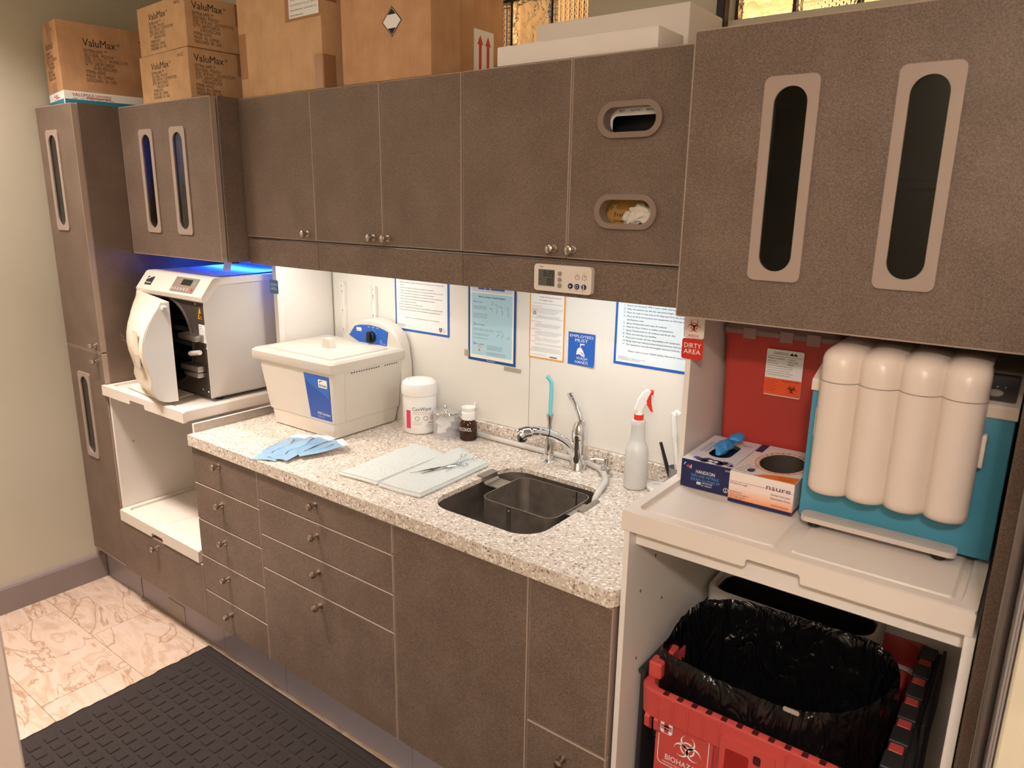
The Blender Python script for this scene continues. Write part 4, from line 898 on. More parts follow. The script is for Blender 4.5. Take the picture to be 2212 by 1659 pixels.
txt(t, '3', RED, CY, .030, .055, .010, cyl=.0610, name='label_lettering', bold=.03)
txt(t, 'CAUTION  Keep out of reach\nof children. See back label', GREYINK, CY, -.038, .044, .003, .034, cyl=.0608, ls=1.5, name='label_lettering'); txt(t, 'Metrex', INK, CY, .018, .040, .005, .022, cyl=.0608, name='label_lettering'); txt(t, '160 TOWELETTES  6 x 6.75 in\nNet wt 1 lb 7.3 oz', GREYINK, CY, .008, .032, .003, .036, cyl=.0608, ls=1.4, name='label_lettering')
obj('lid', B().lathe([(0, .136), (.058, .136), (.0635, .140), (.0645, .146), (.0645, .164), (.061, .180), (.050, .1885), (.040, .190), (.040, .186), (.030, .184), (0, .184)], None, 40), WPL, t, True)
px, py = .403, .562
t = thing('gauze_jar', 'clear acrylic jar of white gauze with a chrome lid', 'jar', (px, py, .9005))
CLR = mat('clear_acrylic', (.90, .90, .95, 1), .04, alpha=.20)
obj('jar_body', B().lathe([(0, 0), (.0475, 0), (.0490, .003), (.0475, .007), (.0455, .009), (.0455, .086), (.0430, .086), (.0430, .010), (0, .010)], None, 36), CLR, t, True)
jl = obj('lid', B().lathe([(0, .0865), (.0480, .0865), (.0485, .088), (.047, .0905), (.030, .092), (.006, .093), (.004, .097), (.0075, .101), (.0078, .106), (.004, .111), (0, .112)], None, 36), CHROME, t, True)
rnd = random.Random(4)
for k in range(5):
    b = B(); b.box(-.017, .017, -.017, .017, -.006, .006, .003, 2, FT(rnd.uniform(-.015, .015), rnd.uniform(-.015, .015), .026 + .009 * k) @ RX(rnd.uniform(30, 70)) @ RZ(rnd.uniform(0, 180)))
    obj('gauze_pad', b, mat('gauze', rgb(240, 238, 232), .9, bump=(500, .4)), t, True)
px, py = .489, .583
t = thing('alcohol_bottle', 'small amber bottle lettered alcohol with a white pump cap', 'bottle', (px, py, .9005), facing(px, py) - 22)
AMB = mat('amber_glass', rgb(96, 50, 18), .06, trans=.75, ior=1.45)
obj('bottle_body', B().lathe([(0, 0), (.027, 0), (.0305, .004), (.0305, .052), (.029, .061), (.022, .069), (.019, .072), (.019, .078), (0, .078)], None, 32), AMB, t, True)
obj('alcohol_fill', B().lathe([(0, .004), (.027, .004), (.027, .030), (0, .030)], None, 24), mat('amber_fill', rgb(46, 22, 8), .1, trans=.5), t, True)
txt(t, 'ALCOHOL', WINK, CY, -.029, .036, .0125, .052, cyl=.0309, bold=.02, name='bottle_lettering')
obj('cap', B().lathe([(0, .072), (.0225, .072), (.0235, .075), (.0235, .097), (.0205, .101), (.0225, .104), (.0245, .116), (.022, .1165), (.018, .110), (0, .109)], None, 28), WPL, t, True)
obj('spout_flap', B().box(-.003, .003, -.014, .014, .109, .132, .002, 1, M=RX(-20) @ FT(0, .03, 0)), WPL, t, True)

# ================================================================ TOWELS AND INSTRUMENTS
def towel(label, corners, z, th, seed, layers=2):
    c = [Vector((x, y, 0)) for x, y in corners]; ctr = sum(c, Vector()) / 4
    t = thing('folded_towel', label, 'towel', (ctr.x, ctr.y, z)); rnd = random.Random(seed); p1, p2 = rnd.uniform(0, 6), rnd.uniform(0, 6)
    for k in range(layers):
        d = .010 * (layers - 1 - k); nu, nv = 26, 14
        def f(u, v, k=k, d=d):
            a = c[0].lerp(c[1], u); b = c[3].lerp(c[2], u); q = a.lerp(b, v) - ctr
            q += Vector((d * (v - .5), -d * .8 * (1 - u), 0))
            e = min(u, 1 - u, v, 1 - v) * 12; h = th * (1 - .55 * math.exp(-e * 1.4))
            q.z = k * th * .9 + h + .0012 * math.sin(7 * u + p1) * math.sin(5 * v + p2); return q
        bm = B(); bm.grid(f, nu, nv, thick=th * .8)
        obj('towel_layer', bm, TWL, t, True, ang=60)
    return t
towel('white folded towel lying bare beside the other one', [(.419, .078), (.404, .405), (.553, .388), (.558, .092)], .9045, .0055, 1)
towel('white folded towel with instruments lying on it beside the sink', [(.580, .088), (.548, .466), (.712, .412), (.722, .104)], .9045, .0065, 6)
def hemostat(label, loc, rz, open_):
    t = thing('hemostat', label, 'instrument', loc, rz)
    for s in (-1, 1):
        pts = [(-.075, .010 * s * open_, .003), (-.04, .007 * s * open_, .003 + .001 * s), (.0, 0, .003 + .0012 * s), (.035, -.006 * s * open_ - .002 * s, .003 + .001 * s), (.060, -.009 * s * open_ - .003 * s, .003)]
        a = obj('arm', B().tube(pts, [.0011, .0018, .0028, .0018, .0016], 6), CHROME, t, True)
        cx, cy = .072, -.010 * s * open_ - .006 * s
        obj('finger_ring', B().tube([(cx + .012 * math.cos(2 * math.pi * k / 18), cy + .0075 * math.sin(2 * math.pi * k / 18), .003) for k in range(18)], .0015, 6, closed=True), CHROME, a, True)
    obj('pivot', B().lathe([(0, 0), (.003, 0), (.003, .003), (0, .0032)], FT(0, 0, .0035), 10), CHROME, t, True)
    return t
hemostat('steel hemostat lying open across the instrument towel', (.655, .330, .9185), 96, 1.6)
t = hemostat('steel scissors-like forceps with a green mark on the instrument towel', (.650, .270, .9195), 72, 1.0)
obj('green_band', B().tube([(-.012, .003, .0032), (-.006, .002, .0032)], .0036, 8), mat('green_tape', rgb(20, 130, 80), .4), t)
o = obj('probe', B().tube([(.600, .185, .9195), (.632, .225, .9205), (.648, .268, .9225), (.668, .335, .9235)], [.0008, .0014, .0024, .0024], 6), CHROME, None, True); tag(o, 'thin steel probe under the forceps on the towel', 'instrument')

# ================================================================ SINK, BASKET, HOSE, FAUCET
t = thing('sink', 'dark stainless undermount sink bowl in the worktop', 'sink', (.938, .28, .70))
def sl(off, r, z): return [(x, y, z) for x, y in rrect(.755 - off, 1.122 + off, .081 - off, .479 + off, r, 8)]
obj('bowl', B().loft([sl(.018, .085, .8860), sl(0, .080, .8855), sl(-.006, .075, .72), sl(-.02, .065, .703), sl(-.05, .04, .699)], cap0=False), STEEL_D, t, True, world=True)
obj('drain', B().lathe([(0, .001), (.02, .001), (.034, .003), (.040, .001)], FT(.938, .30, .699), 24), CHROME, t, True, world=True)
t = thing('sink_basket', 'open square steel basket with hook tabs hung inside the sink', 'basket', (.948, .34, .74))
def bl(o_, r, z): return [(x, y, z) for x, y in rrect(.826 + o_, 1.078 - o_, .236 + o_, .448 - o_, r, 6)]
obj('band', B().loft([bl(0, .034, .745), bl(0, .034, .886), bl(.002, .032, .886), bl(.002, .032, .745), bl(0, .034, .745)], cap0=False, cap1=False), STEEL_D, t, False, world=True)
obj('seam_strip', B().box(.925, .940, .2345, .236, .747, .884), STEEL, t, world=True); obj('seam_strip', B().box(1.02, 1.025, .4455, .4465, .747, .884), DARK, t, world=True)
for x, y, z in ((.9325, .2345, .872), (.9325, .2345, .80)): obj('rivet', B().lathe([(0, 0), (.0035, 0), (.002, .0015), (0, .002)], FF(x, y, z), 8), STEEL, t, world=True)
for z in (.87, .835, .80): obj('rivet', B().lathe([(0, 0), (.003, 0), (.002, .0015), (0, .002)], FF(1.014, .4455, z), 8), DARK, t, world=True)
def hook(x0, y0, y1, s):
    prof = [(0, .882), (-.052, .882), (-.058, .888), (-.060, .902), (-.064, .9055), (-.072, .9065), (-.082, .9055), (-.088, .9025), (-.088, .9005), (-.080, .9025), (-.066, .9035), (-.0625, .900), (-.060, .884), (-.056, .8795), (0, .8795)]
    return B().plate([(a * s, b) for a, b in prof], (), y1 - y0, FF(x0, y1, 0))
obj('hook_tab', hook(.826, .328, .396, 1), STEEL, t, True, world=True); obj('hook_tab', hook(1.078, .300, .392, -.62), STEEL, t, True, world=True)
HOSE = mat('grey_hose', rgb(206, 202, 196), .4)
def bez(ps, n=8):
    out = []; ps = [Vector(p) for p in ps]; P = [ps[0] * 2 - ps[1]] + ps + [ps[-1] * 2 - ps[-2]]
    for i in range(1, len(P) - 2):
        for k in range(n):
            t_ = k / n; a, b, c, d = P[i - 1:i + 3]
            out.append(.5 * ((2 * b) + (c - a) * t_ + (2 * a - 5 * b + 4 * c - d) * t_ ** 2 + (3 * b - a - 3 * c + d) * t_ ** 3))
    return out + [ps[-1]]
o = obj('drain_hose', B().tube(bez([(.20, .624, .9098), (.46, .624, .9098), (.70, .622, .9098), (.88, .622, .9098), (.975, .612, .9098), (1.035, .575, .911), (1.080, .51, .9125), (1.096, .458, .9115), (1.0985, .428, .897), (1.0985, .415, .868), (1.0975, .412, .81)]), .0092, 12), HOSE, None, True); tag(o, 'grey drain hose running along the upstand and over into the sink', 'hose')
t = thing('faucet', 'chrome kitchen faucet with a pull-out spray head and loop lever', 'faucet', (.943, .577, .9005))
obj('base_ring', B().lathe([(0, 0), (.0285, 0), (.0285, .003), (.0265, .006), (.0255, .022), (.0235, .025), (0, .025)], None, 28), CHROME, t, True)
obj('body', B().lathe([(0, .024), (.0235, .024), (.0225, .05), (.0215, .096), (.0215, .098), (0, .098)], None, 28), CHROME, t, True)
dv = Vector((-.62, -.785, 0)); P_ = lambda d, z: Vector((dv.x * d, dv.y * d, z))
sp_ = obj('spout', B().tube(bez([P_(.004, .030), P_(.020, .060), P_(.044, .090), P_(.075, .112), P_(.105, .124)]), .0145, 14), CHROME, t, True)
obj('spray_head', B().tube(bez([P_(.103, .1235), P_(.125, .130), P_(.150, .133), P_(.178, .129), P_(.190, .122)]), [.0148] * 10 + [.016] * 8 + [(.017, .019)] * 8 + [(.019, .021)] * 7, 14), CHROME, sp_, True)
obj('spray_face', B().lathe([(0, 0), (.014, 0), (.0155, .004), (.0165, .016), (0, .018)], Matrix.Translation(P_(.182, .104)) @ RX(4), 20), mat('dark_chrome', rgb(120, 120, 122), .15, 1), sp_, True)
obj('collar_seam', B().tube([P_(.100, .1225), P_(.1025, .1232)], .0153, 14), BLACK, sp_, True)
lv = obj('lever', B().lathe([(0, .098), (.0225, .098), (.0235, .106), (.023, .122), (.019, .140), (.012, .152), (0, .156)], None, 26), CHROME, t, True)
obj('lever_arm', B().tube(bez([(.004, .002, .120), (.004, .004, .150), (-.006, .006, .180), (-.026, .008, .212), (-.040, .010, .228), (-.044, .010, .238)]), [.018] * 4 + [.015] * 6 + [.0095] * 10 + [(.0075, .010)] * 8 + [(.0105, .014)] * 9 + [(.011, .0145)] * 3 + [.006], 12), CHROME, lv, True)
t = thing('side_sprayer', 'chrome sprayer holder beside the faucet with a turquoise suction tip standing in it', 'sprayer', (.833, .578, .9005))
obj('base_flange', B().lathe([(0, 0), (.0265, 0), (.0265, .003), (.018, .007), (.016, .018), (.0175, .022), (.0165, .028), (0, .028)], None, 24), CHROME, t, True)
obj('handle', B().lathe([(0, .027), (.0135, .027), (.0145, .05), (.0125, .075), (.0068, .095), (.0065, .125), (.0085, .140), (.0115, .152), (.0115, .156), (0, .156)], None, 20), mat('satin_chrome', rgb(200, 198, 194), .2, 1), t, True)
o = obj('suction_tip', B().tube(bez([(.833, .578, 1.045), (.8335, .579, 1.10), (.834, .580, 1.15), (.832, .579, 1.163), (.822, .572, 1.180)]), .0065, 12), mat('turquoise_plastic', rgb(116, 200, 214), .35), None, True); tag(o, 'turquoise suction tip with a bent end standing in the chrome holder', 'suction tip')
t = thing('soap_dispenser', 'small chrome soap pump with a long thin spout behind the hose', 'dispenser', (1.040, .582, .9005))
obj('flange', B().lathe([(0, 0), (.022, 0), (.022, .003), (.014, .008), (.012, .014), (.016, .018), (.0155, .024), (.010, .028), (.0065, .030), (.0065, .044), (0, .044)], None, 22), mat('satin_chrome', rgb(200, 198, 194), .2, 1), t, True)
obj('pump_head', B().lathe([(0, .042), (.0075, .042), (.0075, .056), (.006, .058), (0, .058)], None, 16).tube([(0, 0, .049), (-.030, -.012, .050), (-.044, -.020, .048)], [.0035, .003, .003], 8), mat('satin_chrome', rgb(200, 198, 194), .2, 1), t, True)

# ================================================================ SPRAY BOTTLE, LID, BRUSH CUP
t = thing('spray_bottle', 'translucent spray bottle with a red and white trigger head', 'bottle', (1.153, .556, .9005))
MILK = mat('milky_plastic', rgb(238, 238, 236), .3, trans=.35, sss=.2)
obj('bottle_body', B().lathe([(0, 0), (.030, 0), (.0335, .004), (.0340, .05), (.0335, .112), (.031, .126), (.0225, .142), (.0215, .150), (.0190, .186), (.0205, .190), (.0215, .198), (.020, .205), (.013, .207), (.013, .212), (0, .212)], None, 36), MILK, t, True)
obj('liquid_fill', B().lathe([(0, .003), (.0325, .003), (.0330, .050), (0, .050)], None, 30), mat('pale_liquid', rgb(222, 204, 168), .2, trans=.4), t, True)
obj('collar', B().lathe([(0, .205), (.0135, .205), (.0138, .206), (.0138, .222), (0, .2225)], None, 28), mat('red_plastic', rgb(228, 50, 36), .35), t, True)
HDR = Matrix(((R_.x, 0, R_.y, 0), (R_.y, 0, -R_.x, 0), (0, 1, 0, 0), (0, 0, 0, 1)))       # plane roughly square to the view
WHP = mat('white_gloss_plastic', rgb(240, 238, 234), .3)
obj('spray_shroud', B().lathe([(0, .2225), (.0115, .2225), (.0095, .228), (.0095, .240), (0, .2405)], None, 20).plate([(-.014, .236), (.006, .236), (.010, .246), (.022, .275), (.030, .292), (.018, .2945), (.006, .284), (-.004, .266), (-.010, .246)], (), .018, HDR @ FT(0, 0, -.009)), WHP, t, True)
obj('piston', B().tube([(.006 * R_.x, .006 * R_.y, .248), (.022 * R_.x, .022 * R_.y, .258)], .0045, 10), WHP, t, True)
obj('trigger', B().plate([(.026, .286), (.032, .278), (.032, .262), (.036, .242), (.039, .229), (.032, .232), (.026, .242), (.020, .252), (.020, .262), (.024, .272)], (), .009, HDR @ FT(0, 0, -.0045)), mat('red_plastic', rgb(228, 50, 36), .35), t, True)
obj('nozzle', B().tube([(.027 * R_.x, .027 * R_.y, .287), (.037 * R_.x, .037 * R_.y, .286)], .0075, 14), mat('red_plastic', rgb(228, 50, 36), .35), t, True)
t = thing('round_lid', 'white round lid with blue lettering lying beside the spray bottle', 'lid', (1.213, .585, .9005))
obj('disc', B().lathe([(0, 0), (.032, 0), (.034, .002), (.034, .009), (.032, .011), (0, .0115)], None, 32), WHP, t, True)
txt(t, 'Srncip', NAVY, FT(0, 0, .0115), .012, .012, .007, .03, name='lid_lettering', rot=200)
t = thing('brush_cup', 'grey mesh cup holding brushes at the divider panel', 'cup', (1.262, .598, .9005))
obj('cup_body', B().lathe([(0, 0), (.020, 0), (.024, .075), (.0225, .075), (.019, .003), (0, .003)], None, 20), mat('grey_mesh', rgb(150, 150, 150), .5, .4), t, True)
t = thing('handled_brush', 'black-handled brush leaning out of the grey cup', 'brush', (1.257, .592, .915))
obj('handle', B().tube([(0, 0, 0), (-.020, -.004, .055), (-.045, -.006, .128)], [(.005, .007), (.006, .008), (.0045, .0065)], 8), BLACK, t, True)
t = thing('handled_brush', 'white-handled brush with a hooked end in the grey cup', 'brush', (1.266, .602, .915))
obj('handle', B().tube(bez([(0, 0, 0), (-.008, 0, .07), (-.020, 0, .15), (-.026, 0, .205), (-.020, 0, .222), (-.008, 0, .216)]), [(.007, .009)] * 16 + [(.009, .011)] * 12 + [(.005, .006)] * 13, 10), WHP, t, True)
t = thing('handled_brush', 'thin dark tool upright in the grey cup behind the brushes', 'brush', (1.272, .607, .915))
obj('handle', B().tube([(-.008, 0, 0), (-.016, 0, .06), (-.028, 0, .145)], .0035, 8), BLACK, t, True)
# ================================================================ RIGHT TRAY: SHARPS BOX, GLOVE BOXES, TEAL APPLIANCE
ZR = 1.0842
t = thing('sharps_container', 'tall red sharps container with a clear lid standing behind the glove boxes', 'container', (1.562, .54, ZR))
REDP = mat('red_sharps_plastic', rgb(182, 62, 54), .42)
def sq(x0, x1, y0, y1, r, z): return [(x, y, z) for x, y in rrect(x0, x1, y0, y1, r, 5)]
obj('bin_body', B().loft([sq(-.124, .118, -.098, .075, .018, 0), sq(-.134, .126, -.104, .085, .018, .318), sq(-.138, .128, -.107, .088, .018, .318), sq(-.138, .128, -.107, .088, .018, .326), sq(-.132, .122, -.101, .08, .016, .326), sq(-.12, .114, -.094, .07, .016, .01)], cap1=True), REDP, t, True)
LIDM = mat('clear_lid', rgb(224, 190, 186), .25, trans=.55, alpha=.85)
ld = obj('lid', B().loft([sq(-.139, .129, -.1115, .089, .02, .327), sq(-.140, .130, -.1125, .089, .02, .329), sq(-.140, .130, -.1125, .089, .02, .338), sq(-.130, .124, -.104, .083, .02, .350), sq(-.10, .10, -.07, .06, .02, .353)]), LIDM, t, True)
obj('lid_flap', B().box(-.08, .08, -.06, .05, .3535, .358, .002, 1), LIDM, ld)
for x in (-.085, .0, .06): obj('clip', B().box(x, x + .03, -.116, -.1128, .318, .344, .001, 1), LIDM, ld)
SL = FF(0, -.1012, 0) @ RX(1.0)
lb = flat(t, rrect(-.027, .057, .190, .300, .003, 3), PAPER, SL, 'label', .0004, .0018)
SG = SL @ FT(0, 0, .0024)
flat(lb, rect(-.0268, .0568, .192, .232), mat('label_orange', rgb(240, 92, 50), .4), SG, 'orange_field', .0001)
txt(lb, 'OAKRIDGE', INK, SG, -.012, .289, .0062, .034, bold=.03, name='label_lettering'); flat(lb, [(.024, .289), (.030, .296), (.034, .291), (.038, .296), (.044, .289)], INK, SG, 'mountain_logo')
flat(lb, rect(-.024, .054, .2845, .2851), INK, SG, 'rule')
txt(lb, 'Sharps Container', INK, SG, -.024, .2775, .005, .040, bold=.02, name='label_lettering'); txt(lb, '2 Gallon\n0339-150R\nA4620', INK, SG, .022, .278, .0035, .022, ls=1.2, name='label_lettering')
txt(lb, 'Single Use Only\nSharps Waste Only\nPlace the lid on the container before use and\npush down to close. Lock the lid when the fill\nline is reached. Do not force items inside.\nBiological hazard. Handle with care and dispose\nin accordance with all applicable regulations.', INK, SG, -.024, .2715, .0028, .060, ls=1.35, name='label_lettering')
txt(lb, 'DANGER BIOHAZARD', INK, SG, .012, .2262, .0034, .040, bold=.02, name='label_lettering'); txt(lb, '1. Fill to the line only\nand close the lid\n2. Wear gloves when\nyou handle the box\n3. Do not reuse', INK, SG, -.024, .224, .0026, .028, ls=1.5, name='label_lettering')
biohazard(lb, INK, SL @ FT(0, 0, .0024), .037, .210, .0125)
# navy glove box
t = thing('glove_box', 'navy and white nitrile glove box with a blue glove pulled out', 'box', (1.4925, .222, ZR), 1.5)
BXN = mat('box_navy', rgb(30, 34, 80), .35); BXW = mat('box_white', rgb(226, 224, 230), .35)
obj('box_body', B().plate(rect(-.0575, .0575, 0, .205), [slot(.004, .105, .026, .055)], .0012, FT(0, 0, .0648)).box(-.0575, .0575, 0, .001, 0, .065).box(-.0575, .0575, .204, .205, 0, .065).box(-.0575, -.0565, .001, .204, 0, .065).box(.0565, .0575, .001, .204, 0, .065).box(-.0565, .0565, .001, .204, 0, .001), BXW, t)
flat(t, rect(-.0575, .0575, 0, .0655), BXN, FF(), 'front_print', .0003, .0002)
GF = FF(0, -.0006, 0)
flat(t, [(-.046, .050), (-.0405, .0545), (-.0405, .0455)], RED, GF, 'logo_mark'); txt(t, 'd', WINK, GF, -.0395, .0460, .009, name='logo_mark', bold=.04)
for a, b, m_ in ((-.049, .0565, WINK), (-.0505, .053, WINK), (-.046, .0575, BLUE)): flat(t, circ(a, b, .0013, 10), m_, GF, 'logo_mark')
txt(t, 'HANDS', WINK, GF, -.023, .0375, .0078, .028, name='print_lettering'); txt(t, 'ON', WINK, GF, .0065, .0375, .0078, .014, bold=.05, name='print_lettering')
txt(t, 'DELUXE NITRILE\nEXAM GLOVES PF', mat('print_sky', rgb(88, 150, 220), .4), GF, -.033, .0285, .0062, .066, bold=.03, ls=1.05, name='print_lettering')
flat(t, rect(-.019, -.0095, .0115, .0175), WINK, GF, 'size_badge'); txt(t, 'XS', NAVY, GF @ FT(0, 0, .0004), -.0182, .0125, .0042, .008, bold=.03, name='print_lettering'); txt(t, '100 GLOVES\nBY WEIGHT', WINK, GF, -.0075, .0152, .003, .024, bold=.02, ls=1.3, name='print_lettering')
obj('ring_mark', B().plate(circ(.048, .0125, .0055, 18), [circ(.048, .0125, .0046, 18)], .0002, GF), WINK, t); txt(t, '2', WINK, GF, .0455, .0092, .006, name='print_lettering'); txt(t, '337397', WINK, GF, .043, .056, .003, name='print_lettering')
TF = FT(0, 0, .0661)
for cx, cy, r, m_ in ((-.022, .016, .011, BXN), (-.004, .020, .016, BXN), (.016, .018, .015, BXN), (.034, .020, .014, BXN), (.048, .012, .010, BXN), (-.010, .008, .010, BXN), (.026, .008, .011, BXN)): flat(t, circ(cx, cy, r * .8, 20), m_, TF, 'printed_bubble', .0002)
for cx, cy, r, m_ in ((-.030, .020, .008, BLUE), (.002, .018, .005, WINK), (.014, .014, .0065, WINK), (.006, .008, .003, WINK), (.046, .022, .006, mat('print_lilac', rgb(176, 150, 206), .4)), (.044, .010, .005, mat('print_olive', rgb(170, 184, 110), .4)), (.012, .010, .003, RED)): flat(t, circ(cx, cy, r, 18), m_, FT(0, 0, .0665), 'printed_bubble', .0002)
txt(t, 'DELUXE NITRILE\nEXAM GLOVES PF', mat('print_sky', rgb(88, 150, 220), .4), TF, -.034, .150, .0075, .08, bold=.03, name='print_lettering', rot=-90)
txt(t, 'cob', RED, TF, .048, .172, .010, .022, name='logo_mark', rot=180, bold=.04)
crumple('blue_glove', (.004, .100, .076), .017, .050, .017, mat('blue_nitrile', rgb(66, 150, 216), .45, bump=(40, .4)), t, 12, .30, 4, 2.4)
crumple('blue_glove', (.016, .145, .090), .020, .030, .011, mat('blue_nitrile', rgb(66, 150, 216), .45, bump=(40, .4)), t, 21, .30, 4, 2.2)
obj('inner_gloves', B().box(-.05, .05, .02, .19, .03, .045), mat('blue_nitrile_dark', rgb(30, 56, 90), .6), t)
# orange and white latex glove box
def fade():
    m, N, L, P = nt('orange_fade_print'); T = N.new('ShaderNodeTexCoord'); sp = N.new('ShaderNodeSeparateXYZ'); L.new(T.outputs['Object'], sp.inputs[0])
    r = ramp(N, [(.008, rgb(234, 150, 96)), (.035, rgb(232, 214, 204)), (.07, rgb(230, 222, 218))]); L.new(sp.outputs[2], r.inputs[0]); L.new(r.outputs[0], P.inputs['Base Color']); P.inputs['Roughness'].default_value = .35; return m
t = thing('glove_box', 'orange and white latex glove box with a round open top', 'box', (1.6215, .203, ZR), 1.0)
hole = circ(.010, .115, .047, 32, .068)
obj('box_body', B().plate(rect(-.0675, .0675, 0, .222), [hole], .0012, FT(0, 0, .0678)).box(-.0675, .0675, 0, .001, 0, .068).box(-.0675, .0675, .221, .222, 0, .068).box(-.0675, -.0665, .001, .221, 0, .068).box(.0665, .0675, .001, .221, 0, .068).box(-.0665, .0665, .001, .221, 0, .001), mat('box_pale', rgb(230, 224, 222), .35), t)
flat(t, rect(-.0675, .0675, 0, .069), fade(), FF(), 'front_print', .0003, .0002)
flat(t, rect(-.0675, .0675, 0, .0075), NAVY, GF, 'navy_band', .0002, .0001); flat(t, rect(0, .222, 0, .0075), NAVY, FR(.0676, 0, 0), 'navy_band', .0002, .0001); flat(t, rect(-.0675, .0675, .0475, .0482), RED, GF, 'red_rule', .0002, .0001)
txt(t, 'nsure', NAVY, GF, .010, .0465, .011, .050, name='brand_lettering', bold=.02); txt(t, '100 Gloves by weight', NAVY, GF, -.066, .0415, .0042, .038, name='print_lettering')
txt(t, 'Powder Free Latex\nExamination Gloves', NAVY, GF, .022, .035, .0045, .040, ls=1.25, name='print_lettering'); txt(t, 'Manufactured for:\nPearson Dental Supply Inc.\n13161 Telfair Avenue\nSylmar CA 91342', NAVY, GF, -.065, .0225, .0034, .042, ls=1.05, name='print_lettering'); txt(t, 'MADE IN MALAYSIA', NAVY, GF, .024, .012, .0034, .036, name='print_lettering')
txt(t, 'S', INK, FR(.0677, 0, 0), .016, .016, .012, name='size_letter', shear=.2)
TG = FT(0, 0, .0691)
obj('printed_ring', B().plate(circ(.010, .115, .0565, 32, .078), [circ(.010, .115, .0545, 32, .0755)], .0002, TG), ORANGE, t); obj('printed_ring', B().plate(circ(.010, .115, .049, 32, .070), [circ(.010, .115, .0475, 32, .0685)], .0002, TG), ORANGE, t)
for k in range(26):
    a = 2 * math.pi * k / 26; flat(t, [(.010 + .0505 * math.cos(a) - .0018, .115 + .072 * math.sin(a) - .0018), (.010 + .0505 * math.cos(a) + .0018, .115 + .072 * math.sin(a) - .0018), (.010 + .0535 * math.cos(a), .115 + .0745 * math.sin(a) + .002)], INK if k % 3 else ORANGE, TG, 'ring_print', .0002)
flat(t, [(-.02, .002), (.0665, .002), (.0665, .040), (.03, .034), (.0, .022)], ORANGE, TG, 'orange_field', .0002, .0001); flat(t, rect(-.0665, -.050, .16, .22), NAVY, TG, 'navy_band', .0002)
flat(t, circ(-.032, .030, .008, 20, .011), NAVY, TG, 'oval_badge', .0002); txt(t, 'nsure', WINK, TG @ FT(0, 0, .0004), -.037, .028, .004, .011, name='print_lettering')
txt(t, 'Powder Free Latex\nExamination Gloves', RED, TG @ FT(0, 0, .0005), .030, .014, .0048, .03, name='print_lettering', rot=0)
txt(t, '100 Gloves by weight\nConforms to ASTM standards\nNon sterile / single use only', NAVY, TG, -.060, .012, .0032, .075, name='print_lettering', rot=72, ls=2.2)
obj('inner_glove', B().ico((.0, .085, .012), .03, 3, (1, 1.4, .35)).ico((.03, .12, .010), .026, 3, (1, 1.3, .3)), mat('cream_latex', rgb(150, 138, 124), .5), t, True)
obj('inner_shade', B().loft([[(x, y, .0675) for x, y in circ(.010, .115, .0482, 32, .0695)], [(x, y, .006) for x, y in circ(.010, .115, .050, 32, .075)]], cap0=False), mat('box_inside_shade', rgb(74, 64, 57), .8), t, True)  # added dark tube: the shade inside the box is put into its colour
# teal appliance with four-lobed tank
t = thing('water_appliance', 'teal and white appliance with a four-lobed white tank on the wide tray', 'appliance', (1.867, .21, ZR))
obj('cabinet', B().box(-.167, .167, 0, .36, .008, .272, .003, 2), TEAL, t, True)
OW = mat('ivory_plastic', rgb(226, 212, 200), .3)
obj('top_cover', B().plate([(-.004, .2725), (.36, .2725), (.36, .335), (.11, .335), (.0, .295), (-.004, .290)], (), .338, FR(-.169, 0, 0)), OW, t)
ct_ = flat(t, rrect(.095, .162, .012, .105, .004, 3), mat('panel_grey', rgb(92, 86, 84), .35), Matrix(((1, 0, 0, 0), (0, .94, -.342, 0), (0, .342, .94, .2952), (0, 0, 0, 1))), 'control_panel', .001, .0002)
CPF = Matrix(((1, 0, 0, 0), (0, .94, -.342, 0), (0, .342, .94, .2952), (0, 0, 0, 1))) @ FT(0, 0, .0014)
obj('button', B().plate(circ(.128, .036, .013, 24, .011), (), .001, CPF).plate([(.128, .030), (.134, .036), (.128, .042), (.122, .036)], [[(.128, .032), (.132, .036), (.128, .040), (.124, .036)]], .0014, CPF), mat('button_light', rgb(190, 184, 178), .35), ct_)
for k in range(3): flat(ct_, circ(.118 + .012 * k, .058, .0018, 10), WINK, CPF, 'indicator')
txt(ct_, 'ON/OFF\nMIDMARK QUICKCLEAN', GREYINK, CPF, .100, .020, .004, .054, ls=1.2, name='panel_lettering')
def lobes(y0, yf, z, nx=13, inset=0.0, dep=.024, dz=0.0):
    pts = []; w_ = .0672
    for k in range(4):
        for i in range(nx):
            u = i / (nx - 1)
            if k and i == 0: continue
            h = math.sqrt(max(0, 1 - (.93 * (2 * u - 1)) ** 2)); h = (h - .3676) / .6324
            x = -.145 + inset + (w_ * k + w_ * u) * (1 - 2 * inset / (4 * w_)); pts.append((x, yf - dep * h, z - dz * (1 - h)))
    return pts + [(pts[-1][0], max(y0, yf + .002), z - dz), (pts[0][0], max(y0, yf + .002), z - dz)]
tk = obj('tank', B().loft([lobes(-.003, yf, z, inset=i) for z, i, yf in [(.082, .006, -.030), (.084, .002, -.037), (.090, 0, -.042), (.100, 0, -.044), (.305, 0, -.044)]]), OW, t, True, ang=50)
obj('tank_cap', B().loft([lobes(-.003, yf, z, inset=i, dz=d) for z, i, yf, d in [(.3065, 0, -.044, 0), (.330, 0, -.044, .0), (.348, 0, -.042, .001), (.358, .001, -.035, .003), (.364, .002, -.024, .005), (.368, .003, -.006, .007), (.371, .004, .05, .008), (.371, .004, .13, .008)]]), OW, tk, True, ang=50)
for s in (-1, 1): obj('latch', B().box(-.004, .004, -.028, -.006, .185, .245, .003, 2, M=FT(-.010 + s * .1375 + .0005, 0, 0)), OW, tk, True)
